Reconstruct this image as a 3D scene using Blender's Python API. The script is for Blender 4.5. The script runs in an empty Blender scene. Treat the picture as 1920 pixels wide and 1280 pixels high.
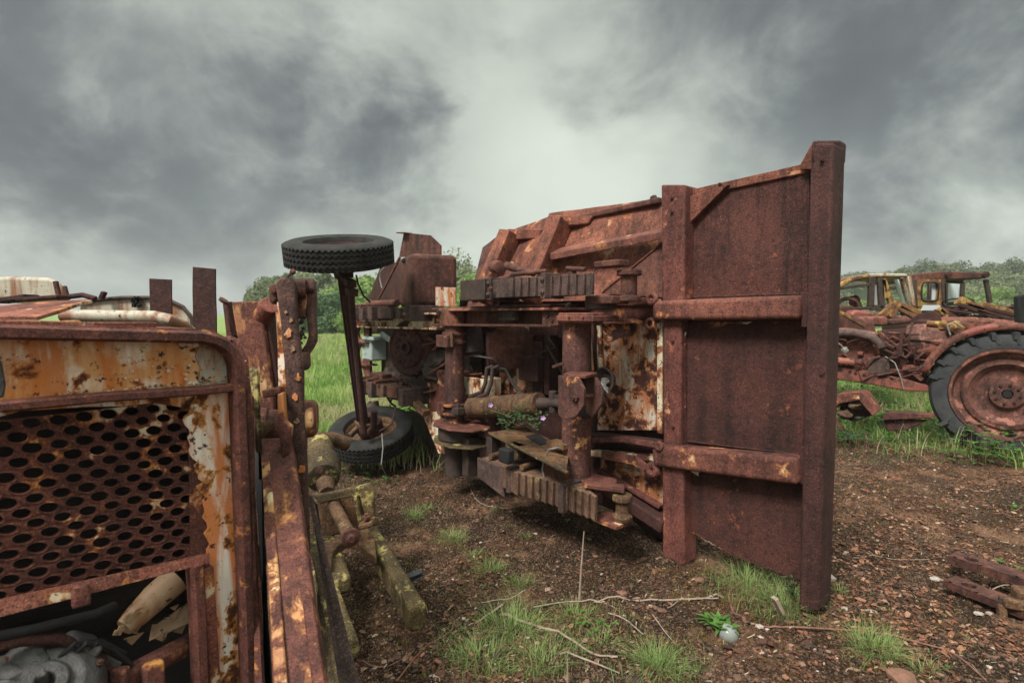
import bpy, bmesh, math, random
from mathutils import Vector, Matrix, noise
R = math.radians
rnd = random.Random(7)
scene = bpy.context.scene
COL = scene.collection

# ------------------------------------------------------------------ camera and layout helpers
CAM = Vector((0, 0, 1.55)); PITCH = R(2.86)
FW = Vector((0, math.cos(PITCH), -math.sin(PITCH))); UP = Vector((0, math.sin(PITCH), math.cos(PITCH)))
def ray(px, py): return FW + Vector(((px-960)/1000, 0, 0)) + UP*((640-py)/1000)
def hit(px, py, p, n):
    d = ray(px, py); return CAM + d*((p-CAM).dot(n)/d.dot(n))
def D(px, py, y): return hit(px, py, Vector((0, y, 0)), Vector((0, 1, 0)))
def G(px, py, z=0.0): return hit(px, py, Vector((0, 0, z)), Vector((0, 0, 1)))
# frame of the overturned truck: u towards its front, v out of its underside, z up
TU = Vector((-.63, .78, 0)).normalized(); TV = Vector((-TU.y, TU.x, 0)); TO = Vector((1.0, 3.38, 0)); Z = Vector((0, 0, 1))
def V(px, py, v): return hit(px, py, TO+TV*v, TV)
def UVZ(u, v, z): return TO+TU*u+TV*v+Z*z
def U_of(p): return (p-TO).dot(TU)
# frame of the grille machine
GE = Vector((.634, .773, 0)).normalized(); GN = Vector((GE.y, -GE.x, 0)); GO = Vector((-.53*1.6, 1.6, 0))
def P(px, py, off=0.0): return hit(px, py, GO+GN*off, GN)
# frame of the farm tractor
FA = Vector((-.73, .68, 0)).normalized(); FN = Vector((-FA.y, FA.x, 0)); FO = Vector((5.42, 5.8, .69))
def F(px, py, off=0.0): return hit(px, py, FO+FN*off, FN)

# ------------------------------------------------------------------ mesh builder
def _weld(b, p0, p1, r, seed=0):
    n_ = max(4, int((p1-p0).length/(r*1.1))); rr = random.Random(seed)
    b.tube([p0.lerp(p1, i/n_)+Vector((rr.uniform(-.2, .2), rr.uniform(-.2, .2), rr.uniform(-.2, .2)))*r for i in range(n_+1)], [r*rr.uniform(.7, 1.25) for i in range(n_+1)], 6)
class MB:
    def __init__(s): s.bm = bmesh.new()
    def faces(s, vs, fs):
        v = [s.bm.verts.new(p) for p in vs]
        for f in fs:
            try: s.bm.faces.new([v[i] for i in f])
            except ValueError: pass
        return s
    def prism(s, pts, ext):                       # polygon extruded along a vector
        n = len(pts); ext = Vector(ext); pts = [Vector(p) for p in pts]
        vs = pts+[p+ext for p in pts]
        fs = [list(range(n)), list(range(2*n-1, n-1, -1))]+[[i, i+n, (i+1) % n+n, (i+1) % n] for i in range(n)]
        return s.faces(vs, fs)
    def box(s, c, ax, ay, az):                    # half-extent vectors
        pts = [c-ax-ay-az, c+ax-ay-az, c+ax+ay-az, c-ax+ay-az]
        return s.prism(pts, az*2)
    def beam(s, p0, p1, w, h, up=Z, w1=None, h1=None):
        p0 = Vector(p0); p1 = Vector(p1); d = (p1-p0).normalized(); sd = d.cross(up)
        if sd.length < 1e-4: sd = d.cross(Vector((1, 0, 0)))
        sd.normalize(); u2 = sd.cross(d).normalized(); w1 = w if w1 is None else w1; h1 = h if h1 is None else h1
        a = [p0+sd*x*w/2+u2*y*h/2 for x, y in ((-1, -1), (1, -1), (1, 1), (-1, 1))]
        b = [p1+sd*x*w1/2+u2*y*h1/2 for x, y in ((-1, -1), (1, -1), (1, 1), (-1, 1))]
        return s.faces(a+b, [[3, 2, 1, 0], [4, 5, 6, 7]]+[[i, (i+1) % 4, (i+1) % 4+4, i+4] for i in range(4)])
    def channel(s, p0, p1, h, fl, t, up=Z, side=1):   # C section, web plus two flanges
        p0 = Vector(p0); p1 = Vector(p1); d = (p1-p0).normalized(); sd = d.cross(up).normalized()*side; u2 = up.normalized()
        prof = [(0, -h/2), (fl, -h/2), (fl, -h/2+t), (t, -h/2+t), (t, h/2-t), (fl, h/2-t), (fl, h/2), (0, h/2)]
        return s.prism([p0+sd*x+u2*y for x, y in prof], p1-p0)
    def tube(s, pts, r, n=10, r1=None, cap=True):
        pts = [Vector(p) for p in pts]; m = len(pts); rings = []; prev = None
        for i, p in enumerate(pts):
            d = (pts[min(i+1, m-1)]-pts[max(i-1, 0)]).normalized()
            if prev is None:
                a = d.cross(Z)
                if a.length < .05: a = d.cross(Vector((1, 0, 0)))
            else: a = prev-d*prev.dot(d)
            a.normalize(); b = d.cross(a); prev = a
            rr = r[i] if isinstance(r, (list, tuple)) else (r if r1 is None else r+(r1-r)*i/max(1, m-1))
            rings.append([s.bm.verts.new(p+a*math.cos(t)*rr+b*math.sin(t)*rr) for t in [2*math.pi*k/n for k in range(n)]])
        for i in range(m-1):
            for k in range(n):
                s.bm.faces.new([rings[i][k], rings[i][(k+1) % n], rings[i+1][(k+1) % n], rings[i+1][k]])
        if cap: s.bm.faces.new(rings[0][::-1]); s.bm.faces.new(rings[-1])
        return s
    def lathe(s, c, ax, prof, n=32, zig=None, ref=None, cap=True):  # prof: (along axis, radius)
        c = Vector(c); ax = Vector(ax).normalized(); a = ax.cross(ref if ref else Vector((.3, 1, .2))).normalized(); b = ax.cross(a)
        rings = []
        for j, q in enumerate(prof):
            z, r = q[0], q[1]; zz = q[2] if len(q) > 2 else 0
            rings.append([s.bm.verts.new(c+ax*(z+zz*(1 if (k//1) % 2 else -1))+(a*math.cos(2*math.pi*k/n)+b*math.sin(2*math.pi*k/n))*max(r, 1e-4)) for k in range(n)])
        for i in range(len(prof)-1):
            for k in range(n): s.bm.faces.new([rings[i][k], rings[i][(k+1) % n], rings[i+1][(k+1) % n], rings[i+1][k]])
        if cap:
            if prof[0][1] > 1e-3: s.bm.faces.new(rings[0][::-1])
            if prof[-1][1] > 1e-3: s.bm.faces.new(rings[-1])
        return s
    def disc(s, c, ax, r, t, n=24): return s.lathe(c, ax, [(0, r), (t, r)], n)
    def bolt(s, c, ax, r, t=.012): return s.lathe(c, ax, [(0, r), (t, r), (t, r*.55), (t*1.6, r*.5)], 6)
    def ring(s, c, ax, R0, r, n=20, m=8):
        c = Vector(c); ax = Vector(ax).normalized(); a = ax.cross(Vector((.3, 1, .2))).normalized(); b = ax.cross(a)
        rr = []
        for k in range(n):
            t = 2*math.pi*k/n; o = a*math.cos(t)+b*math.sin(t)
            rr.append([s.bm.verts.new(c+o*(R0+r*math.cos(q))+ax*r*math.sin(q)) for q in [2*math.pi*j/m for j in range(m)]])
        for k in range(n):
            for j in range(m): s.bm.faces.new([rr[k][j], rr[(k+1) % n][j], rr[(k+1) % n][(j+1) % m], rr[k][(j+1) % m]])
        return s
    def blob(s, c, r, sub=2, amp=.15, sc=(1, 1, 1), seed=0, fr=1.6):
        c = Vector(c); res = bmesh.ops.create_icosphere(s.bm, subdivisions=sub, radius=1.0)
        for v in res['verts']:
            q = v.co.copy(); k = 1+amp*noise.noise(q*fr+Vector((seed*3.1, seed, 0)))*2
            v.co = c+Vector((q.x*r*sc[0], q.y*r*sc[1], q.z*r*sc[2]))*k
        return s
    def sheet(s, a, b, c, d, nu, nv, amp, th, f=4.0, seed=0, bulge=0.0):   # warped plate, corners a b c d
        a, b, c, d = map(Vector, (a, b, c, d)); n = (b-a).cross(d-a).normalized(); g = []
        if n.dot(CAM-a) < 0: n = -n
        for lay in (0, 1):
            for j in range(nv+1):
                for i in range(nu+1):
                    x = i/nu; y = j/nv; p = a*(1-x)*(1-y)+b*x*(1-y)+c*x*y+d*(1-x)*y
                    k = amp*noise.noise(p*f+Vector((seed, 0, 0)))+amp*.4*noise.noise(p*f*3)+bulge*math.sin(math.pi*x)*math.sin(math.pi*y)
                    g.append(s.bm.verts.new(p+n*k-n*th*lay))
        W = nu+1; N = W*(nv+1)
        for j in range(nv):
            for i in range(nu):
                q = [j*W+i, j*W+i+1, (j+1)*W+i+1, (j+1)*W+i]
                s.bm.faces.new([g[t] for t in q]); s.bm.faces.new([g[t+N] for t in q[::-1]])
        bd = [i for i in range(nu)]+[j*W+nu for j in range(nv)]+[nv*W+i for i in range(nu, 0, -1)]+[j*W for j in range(nv, 0, -1)]
        for t in range(len(bd)):
            p, q = bd[t], bd[(t+1) % len(bd)]; s.bm.faces.new([g[p], g[p+N], g[q+N], g[q]])
        return s
    def split(s, name, mat, parent=None, bev=.003, gap=0.0, **tags):   # every separate piece becomes an object of its own
        bm = s.bm; bm.verts.index_update(); seen = set(); res = []
        for v0 in list(bm.verts):
            if v0.index in seen: continue
            st = [v0]; seen.add(v0.index); isl = []
            while st:
                v = st.pop(); isl.append(v)
                for e in v.link_edges:
                    w = e.other_vert(v)
                    if w.index not in seen: seen.add(w.index); st.append(w)
            ix = {v.index: i for i, v in enumerate(isl)}; fs = {f for v in isl for f in v.link_faces}
            res.append(MB().faces([v.co.copy() for v in isl], [[ix[v.index] for v in f.verts] for f in fs]))
        return [r.out(name, mat, parent, bev, **tags) for r in res]
    def out(s, name, mat, parent=None, bev=.003, smooth=True, seg=2, **tags):
        bm = s.bm; bmesh.ops.recalc_face_normals(bm, faces=bm.faces[:])
        base = Vector((0, 0, 0))
        top = parent
        while top is not None and top.parent is not None: top = top.parent
        me = bpy.data.meshes.new(name)
        if top is not None: base = top.location.copy()
        elif len(bm.verts):
            xs = [v.co for v in bm.verts]
            base = Vector((sum(p.x for p in xs)/len(xs), sum(p.y for p in xs)/len(xs), min(p.z for p in xs)))
        bmesh.ops.translate(bm, verts=bm.verts[:], vec=-base)
        for f in bm.faces: f.smooth = smooth
        for e in bm.edges:
            if len(e.link_faces) == 2 and e.calc_face_angle(0) > R(38): e.smooth = False
        bm.to_mesh(me); bm.free(); me.materials.append(mat)
        o = bpy.data.objects.new(name, me); COL.objects.link(o)
        if parent is not None: o.parent = parent
        else: o.location = base
        if bev:
            m = o.modifiers.new('edge', 'BEVEL'); m.width = bev; m.segments = seg; m.limit_method = 'ANGLE'; m.angle_limit = R(38)
            m.harden_normals = False; m.use_clamp_overlap = True
        for k, val in tags.items(): o[k] = val
        return o
def thing(name, label, cat, loc, group=None):
    o = bpy.data.objects.new(name, None); COL.objects.link(o); o.location = loc; o.empty_display_size = .2
    o['label'] = label; o['category'] = cat
    if group: o['group'] = group
    bpy.context.view_layer.update()
    return o
def vbox(mb, x0, y0, x1, y1, v0, v1):             # box in the truck's axes whose outer face covers a region
    xm = (x0+x1)/2; u0 = U_of(V(x0, y0, v1)); u1 = U_of(V(x1, y0, v1)); zt = V(xm, y0, v1).z; zb = V(xm, y1, v1).z
    c = UVZ((u0+u1)/2, (v0+v1)/2, (zt+zb)/2)
    return mb.box(c, TU*abs(u0-u1)/2, TV*abs(v1-v0)/2, Z*(zt-zb)/2)

# ------------------------------------------------------------------ materials
def newmat(name):
    m = bpy.data.materials.new(name); m.use_nodes = True; nt = m.node_tree; nt.nodes.clear()
    o = nt.nodes.new('ShaderNodeOutputMaterial'); b = nt.nodes.new('ShaderNodeBsdfPrincipled'); nt.links.new(b.outputs[0], o.inputs[0])
    return m, nt, b
class N:
    def __init__(s, nt): s.nt = nt
    def new(s, t, **k):
        n = s.nt.nodes.new(t)
        for a, v in k.items(): setattr(n, a, v)
        return n
    def link(s, a, b): s.nt.links.new(a, b)
    def put(s, sock, v):
        if isinstance(v, (int, float, tuple, list)):
            if isinstance(v, (tuple, list)) and len(v) == 3 and sock.type == 'RGBA': v = (*v, 1)
            sock.default_value = v
        else: s.link(v, sock)
    def coord(s, kind='Object', scale=(1, 1, 1), loc=(0, 0, 0)):
        t = s.new('ShaderNodeTexCoord'); m = s.new('ShaderNodeMapping'); m.inputs['Scale'].default_value = scale; m.inputs['Location'].default_value = loc
        s.link(t.outputs[kind], m.inputs[0]); return m.outputs[0]
    def noise(s, vec, scale, detail=6, rough=.6, dist=0.0, ntype=None):
        n = s.new('ShaderNodeTexNoise'); s.link(vec, n.inputs['Vector'])
        n.inputs['Scale'].default_value = scale; n.inputs['Detail'].default_value = detail; n.inputs['Roughness'].default_value = rough; n.inputs['Distortion'].default_value = dist
        return n.outputs[0]
    def voro(s, vec, scale, feat='F1', out='Distance'):
        n = s.new('ShaderNodeTexVoronoi', feature=feat); s.link(vec, n.inputs['Vector']); n.inputs['Scale'].default_value = scale
        return n.outputs[out]
    def ramp(s, f, a, b, lo=0.0, hi=1.0):
        n = s.new('ShaderNodeMapRange'); s.link(f, n.inputs[0]); n.inputs[1].default_value = a; n.inputs[2].default_value = b; n.inputs[3].default_value = lo; n.inputs[4].default_value = hi
        return n.outputs[0]
    def math(s, op, a, b=0.0, c=None):
        n = s.new('ShaderNodeMath', operation=op); s.put(n.inputs[0], a); s.put(n.inputs[1], b)
        if c is not None: s.put(n.inputs[2], c)
        return n.outputs[0]
    def mix(s, f, a, b, mode='MIX'):
        n = s.new('ShaderNodeMix', data_type='RGBA', blend_type=mode); s.put(n.inputs[0], f); s.put(n.inputs[6], a); s.put(n.inputs[7], b)
        return n.outputs[2]
    def bump(s, h, strength, dist, nrm=None):
        n = s.new('ShaderNodeBump'); s.link(h, n.inputs['Height']); n.inputs['Strength'].default_value = strength; n.inputs['Distance'].default_value = dist
        if nrm: s.link(nrm, n.inputs['Normal'])
        return n.outputs[0]

def rust(name, dark, mid, light, speck=(.30, .11, .07), speck_amt=.5, paint=None, amt=.5, pscale=5.0, ring=(.45, .17, .05), stain=(.35, .11, .03),
         stain_amt=.5, grain=90, big=2.0, streak=.35, bump=.6, rough=.8, loc=(0, 0, 0), pstretch=(1, 1, 1), moss=None, moss_amt=.55, paint2=None, stain_fr=1.0, zbias=None):
    m, nt, b = newmat(name); n = N(nt); co = n.coord(loc=loc)
    n1 = n.noise(co, big, 8, .68); n2 = n.noise(co, grain, 5, .75); n4 = n.noise(co, grain*.22, 6, .7)
    c = n.mix(n.ramp(n1, .38, .54), dark, mid); c = n.mix(n.ramp(n1, .54, .68), c, light)
    nb = n.noise(n.coord(loc=(loc[0]+5.3, loc[1]+2.1, loc[2])), big*2.6, 9, .72, .4); c = n.mix(n.ramp(nb, .56, .62, 0, .62), c, (dark[0]*.9, dark[1]*.95, dark[2]*.95)); c = n.mix(n.ramp(nb, .42, .36, 0, .42), c, (mid[0]*1.7, mid[1]*1.9, mid[2]*1.5))
    st = n.noise(n.coord(scale=(14, 14, 1.1), loc=loc), 1.0, 5, .6)
    c = n.mix(n.ramp(st, .40, .66, 0, streak), c, tuple(x*1.9 for x in mid)); c = n.mix(n.ramp(st, .48, .30, 0, streak), c, tuple(x*.45 for x in dark))
    c = n.mix(n.ramp(n4, .54, .66, 0, .5), c, light); c = n.mix(n.ramp(n4, .48, .34, 0, .6), c, tuple(x*.55 for x in dark))
    sm = n.math('MULTIPLY', n.ramp(n2, .56, .66), n.ramp(n1, .30, .60, .15, 1.0))
    c = n.mix(n.math('MULTIPLY', sm, speck_amt), c, speck)
    c = n.mix(n.ramp(n2, .46, .36, 0, .8), c, tuple(x*.35 for x in dark))
    n5 = n.noise(co, grain*2.3, 3, .8); fine = n.ramp(n5, .34, .66, .45, 1.6); c = n.mix(1.0, c, fine, 'MULTIPLY')
    h = n.math('ADD', n.math('MULTIPLY', n2, .5), n.math('MULTIPLY', n4, .9))
    rg = n.ramp(n2, .3, .7, rough-.12, min(1, rough+.1))
    if paint:
        pc = n.coord(scale=pstretch, loc=tuple(x+1.7 for x in loc))
        pn = n.noise(pc, pscale, 11, .66, .25); T = .5+(.5-amt)*.32
        if zbias:      # more paint left near one edge of the sheet
            sz = n.new('ShaderNodeSeparateXYZ'); n.link(co, sz.inputs[0]); pn = n.math('ADD', pn, n.ramp(sz.outputs[2], zbias[0], zbias[1], 0, zbias[2]))
        pm = n.ramp(pn, T, T+.008)
        c = n.mix(n.ramp(pn, T-.045, T-.004, 0, .8), c, ring)
        sn = n.noise(n.coord(scale=(9*stain_fr, 9*stain_fr, 2.2), loc=loc), 1.0, 7, .65, .6)
        pcn = paint
        if paint2: pcn = n.mix(n.ramp(n.noise(pc, pscale*.7, 4, .5), .45, .55), paint, paint2)
        pcn = n.mix(n.ramp(sn, .56-.2*stain_amt, .66-.12*stain_amt, 0, .92), pcn, stain)
        pcn = n.mix(n.ramp(n.noise(co, 38, 5, .7), .60, .64), pcn, tuple(x*1.0 for x in dark))
        pcn = n.mix(n.ramp(pn, T+.035, T+.004, 0, .7), pcn, ring)
        c = n.mix(pm, c, pcn); h = n.math('ADD', n.math('MULTIPLY', h, n.ramp(pm, 0, 1, 1, .35)), n.math('MULTIPLY', pm, .55))
        rg = n.mix(pm, rg, (.5, .5, .5))
    if moss:
        mn = n.noise(co, 7, 10, .75); mk = n.ramp(mn, .62-.2*moss_amt, .66-.2*moss_amt, 0, .85); c = n.mix(mk, c, moss)
    n.link(c, b.inputs['Base Color']); n.link(rg, b.inputs['Roughness']); b.inputs['Specular IOR Level'].default_value = .35
    n.link(n.bump(h, min(1, bump*1.4), .009), b.inputs['Normal'])
    return m
def plain(name, col, col2=None, rough=.7, scale=8, bump=.3, bdist=.003, spec=.3, metal=0.0):
    m, nt, b = newmat(name); n = N(nt); co = n.coord(); f = n.noise(co, scale, 7, .65); g = n.noise(co, scale*8, 4, .7)
    c = n.mix(n.ramp(f, .35, .65), col, col2 or tuple(x*.5 for x in col)); c = n.mix(n.ramp(g, .45, .3, 0, .6), c, tuple(x*.4 for x in col))
    n.link(c, b.inputs['Base Color']); b.inputs['Roughness'].default_value = rough; b.inputs['Specular IOR Level'].default_value = spec; b.inputs['Metallic'].default_value = metal
    n.link(n.bump(n.math('ADD', f, n.math('MULTIPLY', g, .5)), bump, bdist), b.inputs['Normal']); return m
def leafmat(name, c1, c2, scale=1.2, trans=.35, attr=False):
    m, nt, b = newmat(name); n = N(nt); co = n.coord(); f = n.noise(co, scale, 3, .6)
    oi = n.new('ShaderNodeObjectInfo'); k = n.math('MULTIPLY_ADD', oi.outputs['Random'], .5, n.ramp(f, .3, .7, -.25, .75))
    if attr:
        at = n.new('ShaderNodeAttribute'); at.attribute_name = 'tint'; k = at.outputs['Fac']
    c = n.mix(n.math('MINIMUM', n.math('MAXIMUM', k, 0), 1), c1, c2)
    n.link(c, b.inputs['Base Color']); b.inputs['Roughness'].default_value = .7; b.inputs['Specular IOR Level'].default_value = .2
    t = n.new('ShaderNodeBsdfTranslucent'); n.link(c, t.inputs[0]); ms = n.new('ShaderNodeMixShader'); ms.inputs[0].default_value = trans
    n.link(b.outputs[0], ms.inputs[1]); n.link(t.outputs[0], ms.inputs[2])
    o = [x for x in nt.nodes if x.type == 'OUTPUT_MATERIAL'][0]; n.link(ms.outputs[0], o.inputs[0]); return m

RD = (.030, .014, .012); RM = (.100, .038, .027); RL = (.23, .090, .055)
M = {}
M['rust'] = rust('rust', RD, RM, RL, speck_amt=.45)
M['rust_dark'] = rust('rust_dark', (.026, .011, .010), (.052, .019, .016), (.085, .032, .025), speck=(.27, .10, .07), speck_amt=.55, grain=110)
M['rust_tail'] = rust('rust_tail', (.024, .009, .008), (.062, .021, .016), (.115, .038, .027), speck=(.40, .16, .11), speck_amt=.55, grain=125, streak=.75, bump=1.0, paint=(.62, .52, .36), amt=.03, pscale=4.5, ring=(.30, .09, .045))
M['rust_tail_low'] = rust('rust_tail_low', (.020, .008, .007), (.052, .018, .014), (.095, .032, .023), speck=(.34, .13, .09), speck_amt=.5, grain=130, streak=.4, bump=1.0, paint=(.50, .22, .12), amt=.02, pscale=5, ring=(.25, .08, .04))
M['rust_red'] = rust('rust_red', (.045, .017, .013), (.145, .050, .036), (.27, .10, .066), speck=(.42, .17, .12), speck_amt=.5, paint=(.55, .42, .28), amt=.12, pscale=7)
M['rust_side'] = rust('rust_side', (.055, .020, .014), (.175, .058, .036), (.32, .115, .068), speck=(.5, .24, .17), speck_amt=.5, grain=75, paint=(.45, .30, .24), amt=.10, pscale=6)
M['rust_beam'] = rust('rust_beam', (.05, .018, .015), (.12, .038, .030), (.21, .072, .052), speck=(.42, .16, .1), speck_amt=.5, paint=(.62, .44, .30), amt=.12, pscale=6, ring=(.36, .13, .06), stain_amt=.8, stain=(.42, .15, .07))
M['peel_white'] = rust('peel_white', (.022, .010, .009), (.05, .018, .014), (.12, .035, .02), paint=(.50, .48, .40), amt=.50, pscale=7, ring=(.42, .14, .04), stain=(.34, .11, .035), stain_amt=.85, grain=80, stain_fr=1.2)
M['peel_cream'] = rust('peel_cream', RD, RM, RL, paint=(.66, .58, .42), amt=.62, pscale=6, ring=(.42, .15, .05), stain=(.40, .14, .05), stain_amt=.45)
M['cream'] = rust('cream', RD, RM, RL, paint=(.46, .42, .33), amt=.86, pscale=4.2, ring=(.34, .15, .07), stain=(.24, .10, .05), stain_amt=.55)
M['grille_band'] = rust('grille_band', (.03, .014, .011), (.10, .028, .016), (.20, .06, .03), paint=(.84, .74, .60), paint2=(.68, .36, .15), amt=.76, pscale=11, ring=(.50, .15, .02), stain=(.58, .165, .026), stain_amt=.80, grain=150, stain_fr=1.5, bump=.5)
M['grille_strip'] = rust('grille_strip', (.05, .02, .013), (.15, .045, .02), (.30, .09, .03), paint=(.82, .74, .64), amt=.64, pscale=13, ring=(.62, .25, .045), stain=(.60, .17, .03), stain_amt=.85, grain=150, pstretch=(1, 1, .7), bump=.8, stain_fr=1.6)
M['grille_holes'] = rust('grille_holes', (.040, .016, .012), (.085, .027, .019), (.15, .045, .03), speck=(.42, .17, .1), speck_amt=.6, paint=(.56, .26, .08), paint2=(.58, .50, .36), amt=.18, pscale=12, ring=(.3, .09, .03), stain_amt=.4, grain=170, bump=.6, zbias=(2.70, 2.84, .11))
M['frame_rust'] = rust('frame_rust', (.05, .019, .015), (.12, .040, .030), (.22, .08, .055), speck=(.42, .18, .1), speck_amt=.5, grain=140, paint=(.55, .26, .07), amt=.06, pscale=14)
M['frame_top'] = rust('frame_top', (.07, .023, .017), (.20, .062, .042), (.34, .13, .09), speck=(.55, .28, .18), speck_amt=.55, grain=120, paint=(.62, .50, .34), amt=.22, pscale=9)
M['orange_peel'] = rust('orange_peel', (.05, .022, .018), (.13, .045, .034), (.22, .08, .055), paint=(.60, .42, .22), paint2=(.52, .22, .07), amt=.24, pscale=8, ring=(.30, .12, .05), stain=(.38, .15, .05), stain_amt=.4, grain=110, pstretch=(1, 1, .5))
M['loader_peel'] = rust('loader_peel', (.05, .020, .016), (.13, .045, .033), (.24, .09, .06), paint=(.62, .50, .28), paint2=(.50, .27, .10), amt=.38, pscale=14, ring=(.36, .15, .06), stain=(.30, .11, .05), stain_amt=.35, grain=120, pstretch=(1, 1, .6))
M['link_rust'] = rust('link_rust', (.035, .018, .015), (.085, .042, .034), (.17, .085, .065), speck=(.35, .2, .15), speck_amt=.5, paint=(.60, .32, .12), amt=.05, pscale=8, ring=(.22, .10, .05), grain=120)
M['tube_rust'] = rust('tube_rust', (.030, .014, .012), (.078, .032, .026), (.16, .062, .044), speck=(.42, .2, .14), speck_amt=.6, grain=110, paint=(.66, .42, .20), amt=.12, pscale=9, ring=(.42, .16, .06), streak=.5)
M['moss_yellow'] = rust('moss_yellow', (.035, .024, .014), (.085, .055, .025), (.15, .10, .04), speck=(.4, .33, .14), speck_amt=.7, grain=95, moss=(.42, .34, .12), moss_amt=.38, streak=.1)
M['moss_rust'] = rust('moss_rust', (.04, .022, .014), (.12, .060, .030), (.24, .13, .06), speck=(.45, .3, .13), speck_amt=.6, grain=85, moss=(.25, .18, .07), moss_amt=.12)
M['spring'] = rust('spring', (.03, .019, .017), (.075, .045, .038), (.15, .09, .075), speck=(.3, .2, .16), speck_amt=.6, grain=100)
M['spring_moss'] = rust('spring_moss', (.045, .025, .018), (.12, .062, .042), (.22, .12, .075), speck=(.4, .28, .15), speck_amt=.6, grain=95, moss=(.25, .18, .08), moss_amt=.2)
M['tractor_red'] = rust('tractor_red', (.045, .02, .016), (.12, .045, .032), (.24, .085, .055), paint=(.27, .075, .055), paint2=(.22, .065, .05), amt=.40, pscale=6, ring=(.25, .09, .06), stain=(.2, .07, .05), stain_amt=.4, grain=60)
M['tractor_rim'] = rust('tractor_rim', (.045, .022, .018), (.13, .052, .038), (.26, .11, .075), paint=(.30, .095, .055), amt=.22, pscale=5, ring=(.36, .16, .12), stain=(.25, .1, .07), stain_amt=.5, grain=60)
M['yellow_peel'] = rust('yellow_peel', (.05, .024, .017), (.14, .062, .034), (.24, .11, .05), paint=(.36, .235, .06), amt=.42, pscale=5, ring=(.2, .09, .03), stain=(.22, .11, .03), stain_amt=.5, grain=60)
M['dark_metal'] = plain('dark_metal', (.035, .026, .023), (.075, .048, .038), .65, 14, .5)
M['black'] = plain('black', (.012, .011, .011), (.02, .018, .018), .8)
M['cast'] = plain('cast', (.13, .125, .12), (.055, .05, .047), .45, 26, .9, .005, .5, .4)
M['pale_box'] = plain('pale_box', (.42, .50, .47), (.30, .36, .34), .5, 20)
M['tan_pipe'] = rust('tan_pipe', (.05, .03, .02), (.15, .08, .04), (.25, .13, .07), paint=(.34, .22, .13), amt=.85, pscale=6, ring=(.5, .22, .06), stain=(.22, .11, .05), stain_amt=.35)
M['rubber'] = plain('rubber', (.014, .014, .014), (.034, .031, .028), .85, 10, .6, .003)
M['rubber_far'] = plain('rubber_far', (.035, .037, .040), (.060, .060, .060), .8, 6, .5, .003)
M['radiator'] = plain('radiator', (.014, .012, .011), (.03, .022, .018), .8, 20)
M['alu'] = plain('alu', (.3, .29, .27), (.14, .13, .12), .5, 30)
M['twig'] = plain('twig', (.38, .30, .235), (.24, .17, .125), .8, 30)
M['twig_red'] = plain('twig_red', (.26, .13, .09), (.15, .065, .045), .7, 30)
M['bark'] = plain('bark', (.10, .085, .065), (.05, .042, .034), .9, 12, .8, .02)
M['leaf_weed'] = leafmat('leaf_weed', (.055, .13, .03), (.15, .29, .06), 20)
M['leaf_dark'] = leafmat('leaf_dark', (.035, .075, .03), (.08, .15, .06), 20)
M['grass'] = leafmat('grass', (.11, .24, .04), (.48, .56, .20), attr=True, trans=.4)
M['grass_near'] = leafmat('grass_near', (.09, .20, .035), (.38, .44, .18), attr=True, trans=.35)
M['dry'] = leafmat('dry', (.30, .23, .12), (.50, .43, .30), attr=True, trans=.2)
M['flower'] = plain('flower', (.55, .32, .6), (.4, .25, .5), .6)

# ================================================================== overturned tipper truck
TR = thing('tipper_truck', 'rusted tipper truck lying on its side with its underside and bed floor facing the camera', 'truck', UVZ(.3, 0, 0))
# --- bed floor, tail end
MB().sheet(V(1275, 366, -.03), V(1528, 306, -.03), V(1528, 566, -.03), V(1275, 575, -.03), 14, 14, .012, .02, 3).out('tail_plate', M['rust_tail'], TR, 0)
MB().sheet(V(1270, 590, -.02), V(1525, 585, -.02), V(1525, 875, -.02), V(1270, 845, -.02), 14, 14, .010, .02, 3, 5).out('tail_plate', M['rust_tail_low'], TR, 0)
pts = [V(1272, 850, -.025), V(1525, 885, -.025), V(1525, 1096, -.025), V(1440, 1066, -.025), V(1370, 1040, -.025), V(1276, 985, -.025)]
MB().prism(pts, -TV*.02).out('tail_plate', M['rust_tail_low'], TR, 0)
MB().prism([V(1283, 371, .01), V(1365, 346, .01), V(1283, 428, .01)], -TV*.05).out('corner_gusset', M['rust_side'], TR, .004)
b = MB(); b.beam(V(1296, 364, -.03), V(1522, 314, -.03), .05, .03, TV); b.out('top_edge', M['rust_side'], TR, .006)
# --- cross bearers
def bearer(x0t, x1t, yt, x0b, x1b, yb, v, mat, name='cross_bearer', th=.14, rn=.013):
    a0 = V(x0t, yt, v); a1 = V(x1t, yt, v); c0 = V(x0b, yb, v); c1 = V(x1b, yb, v)
    return MB().prism([a0, a1, c1, c0], -TV*th).out(name, mat, TR, rn, seg=3)
bearer(1520, 1563, 268, 1497, 1536, 1146, .07, M['rust_beam'] if 0 else M['rust_dark'], th=.15)
MB().prism([V(1521, 262, .085), V(1577, 262, -.03), V(1575, 300, -.03), V(1560, 312, 0), V(1521, 306, .085)], -TV*.08-TU*.0).out('bearer_cap', M['rust_dark'], TR, .014)
MB().prism([V(1521, 270, .04), V(1500, 309, 0), V(1500, 318, 0), V(1522, 318, .04)], -TV*.05).out('cap_gusset', M['rust_side'], TR, .004)
bearer(1239, 1284, 346, 1241, 1283, 568, .07, M['rust_beam'], th=.2)
bearer(1243, 1277, 590, 1243, 1277, 838, .045, M['rust_beam'])
bearer(1241, 1281, 860, 1242, 1283, 1060, .06, M['rust_beam'])
b = MB(); b.prism([V(1284, 349, .06), V(1306, 366, -.06), V(1302, 420, -.06), V(1286, 440, .04)], -TV*.03); b.out('bearer_gusset', M['loader_peel'], TR, .003)
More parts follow.
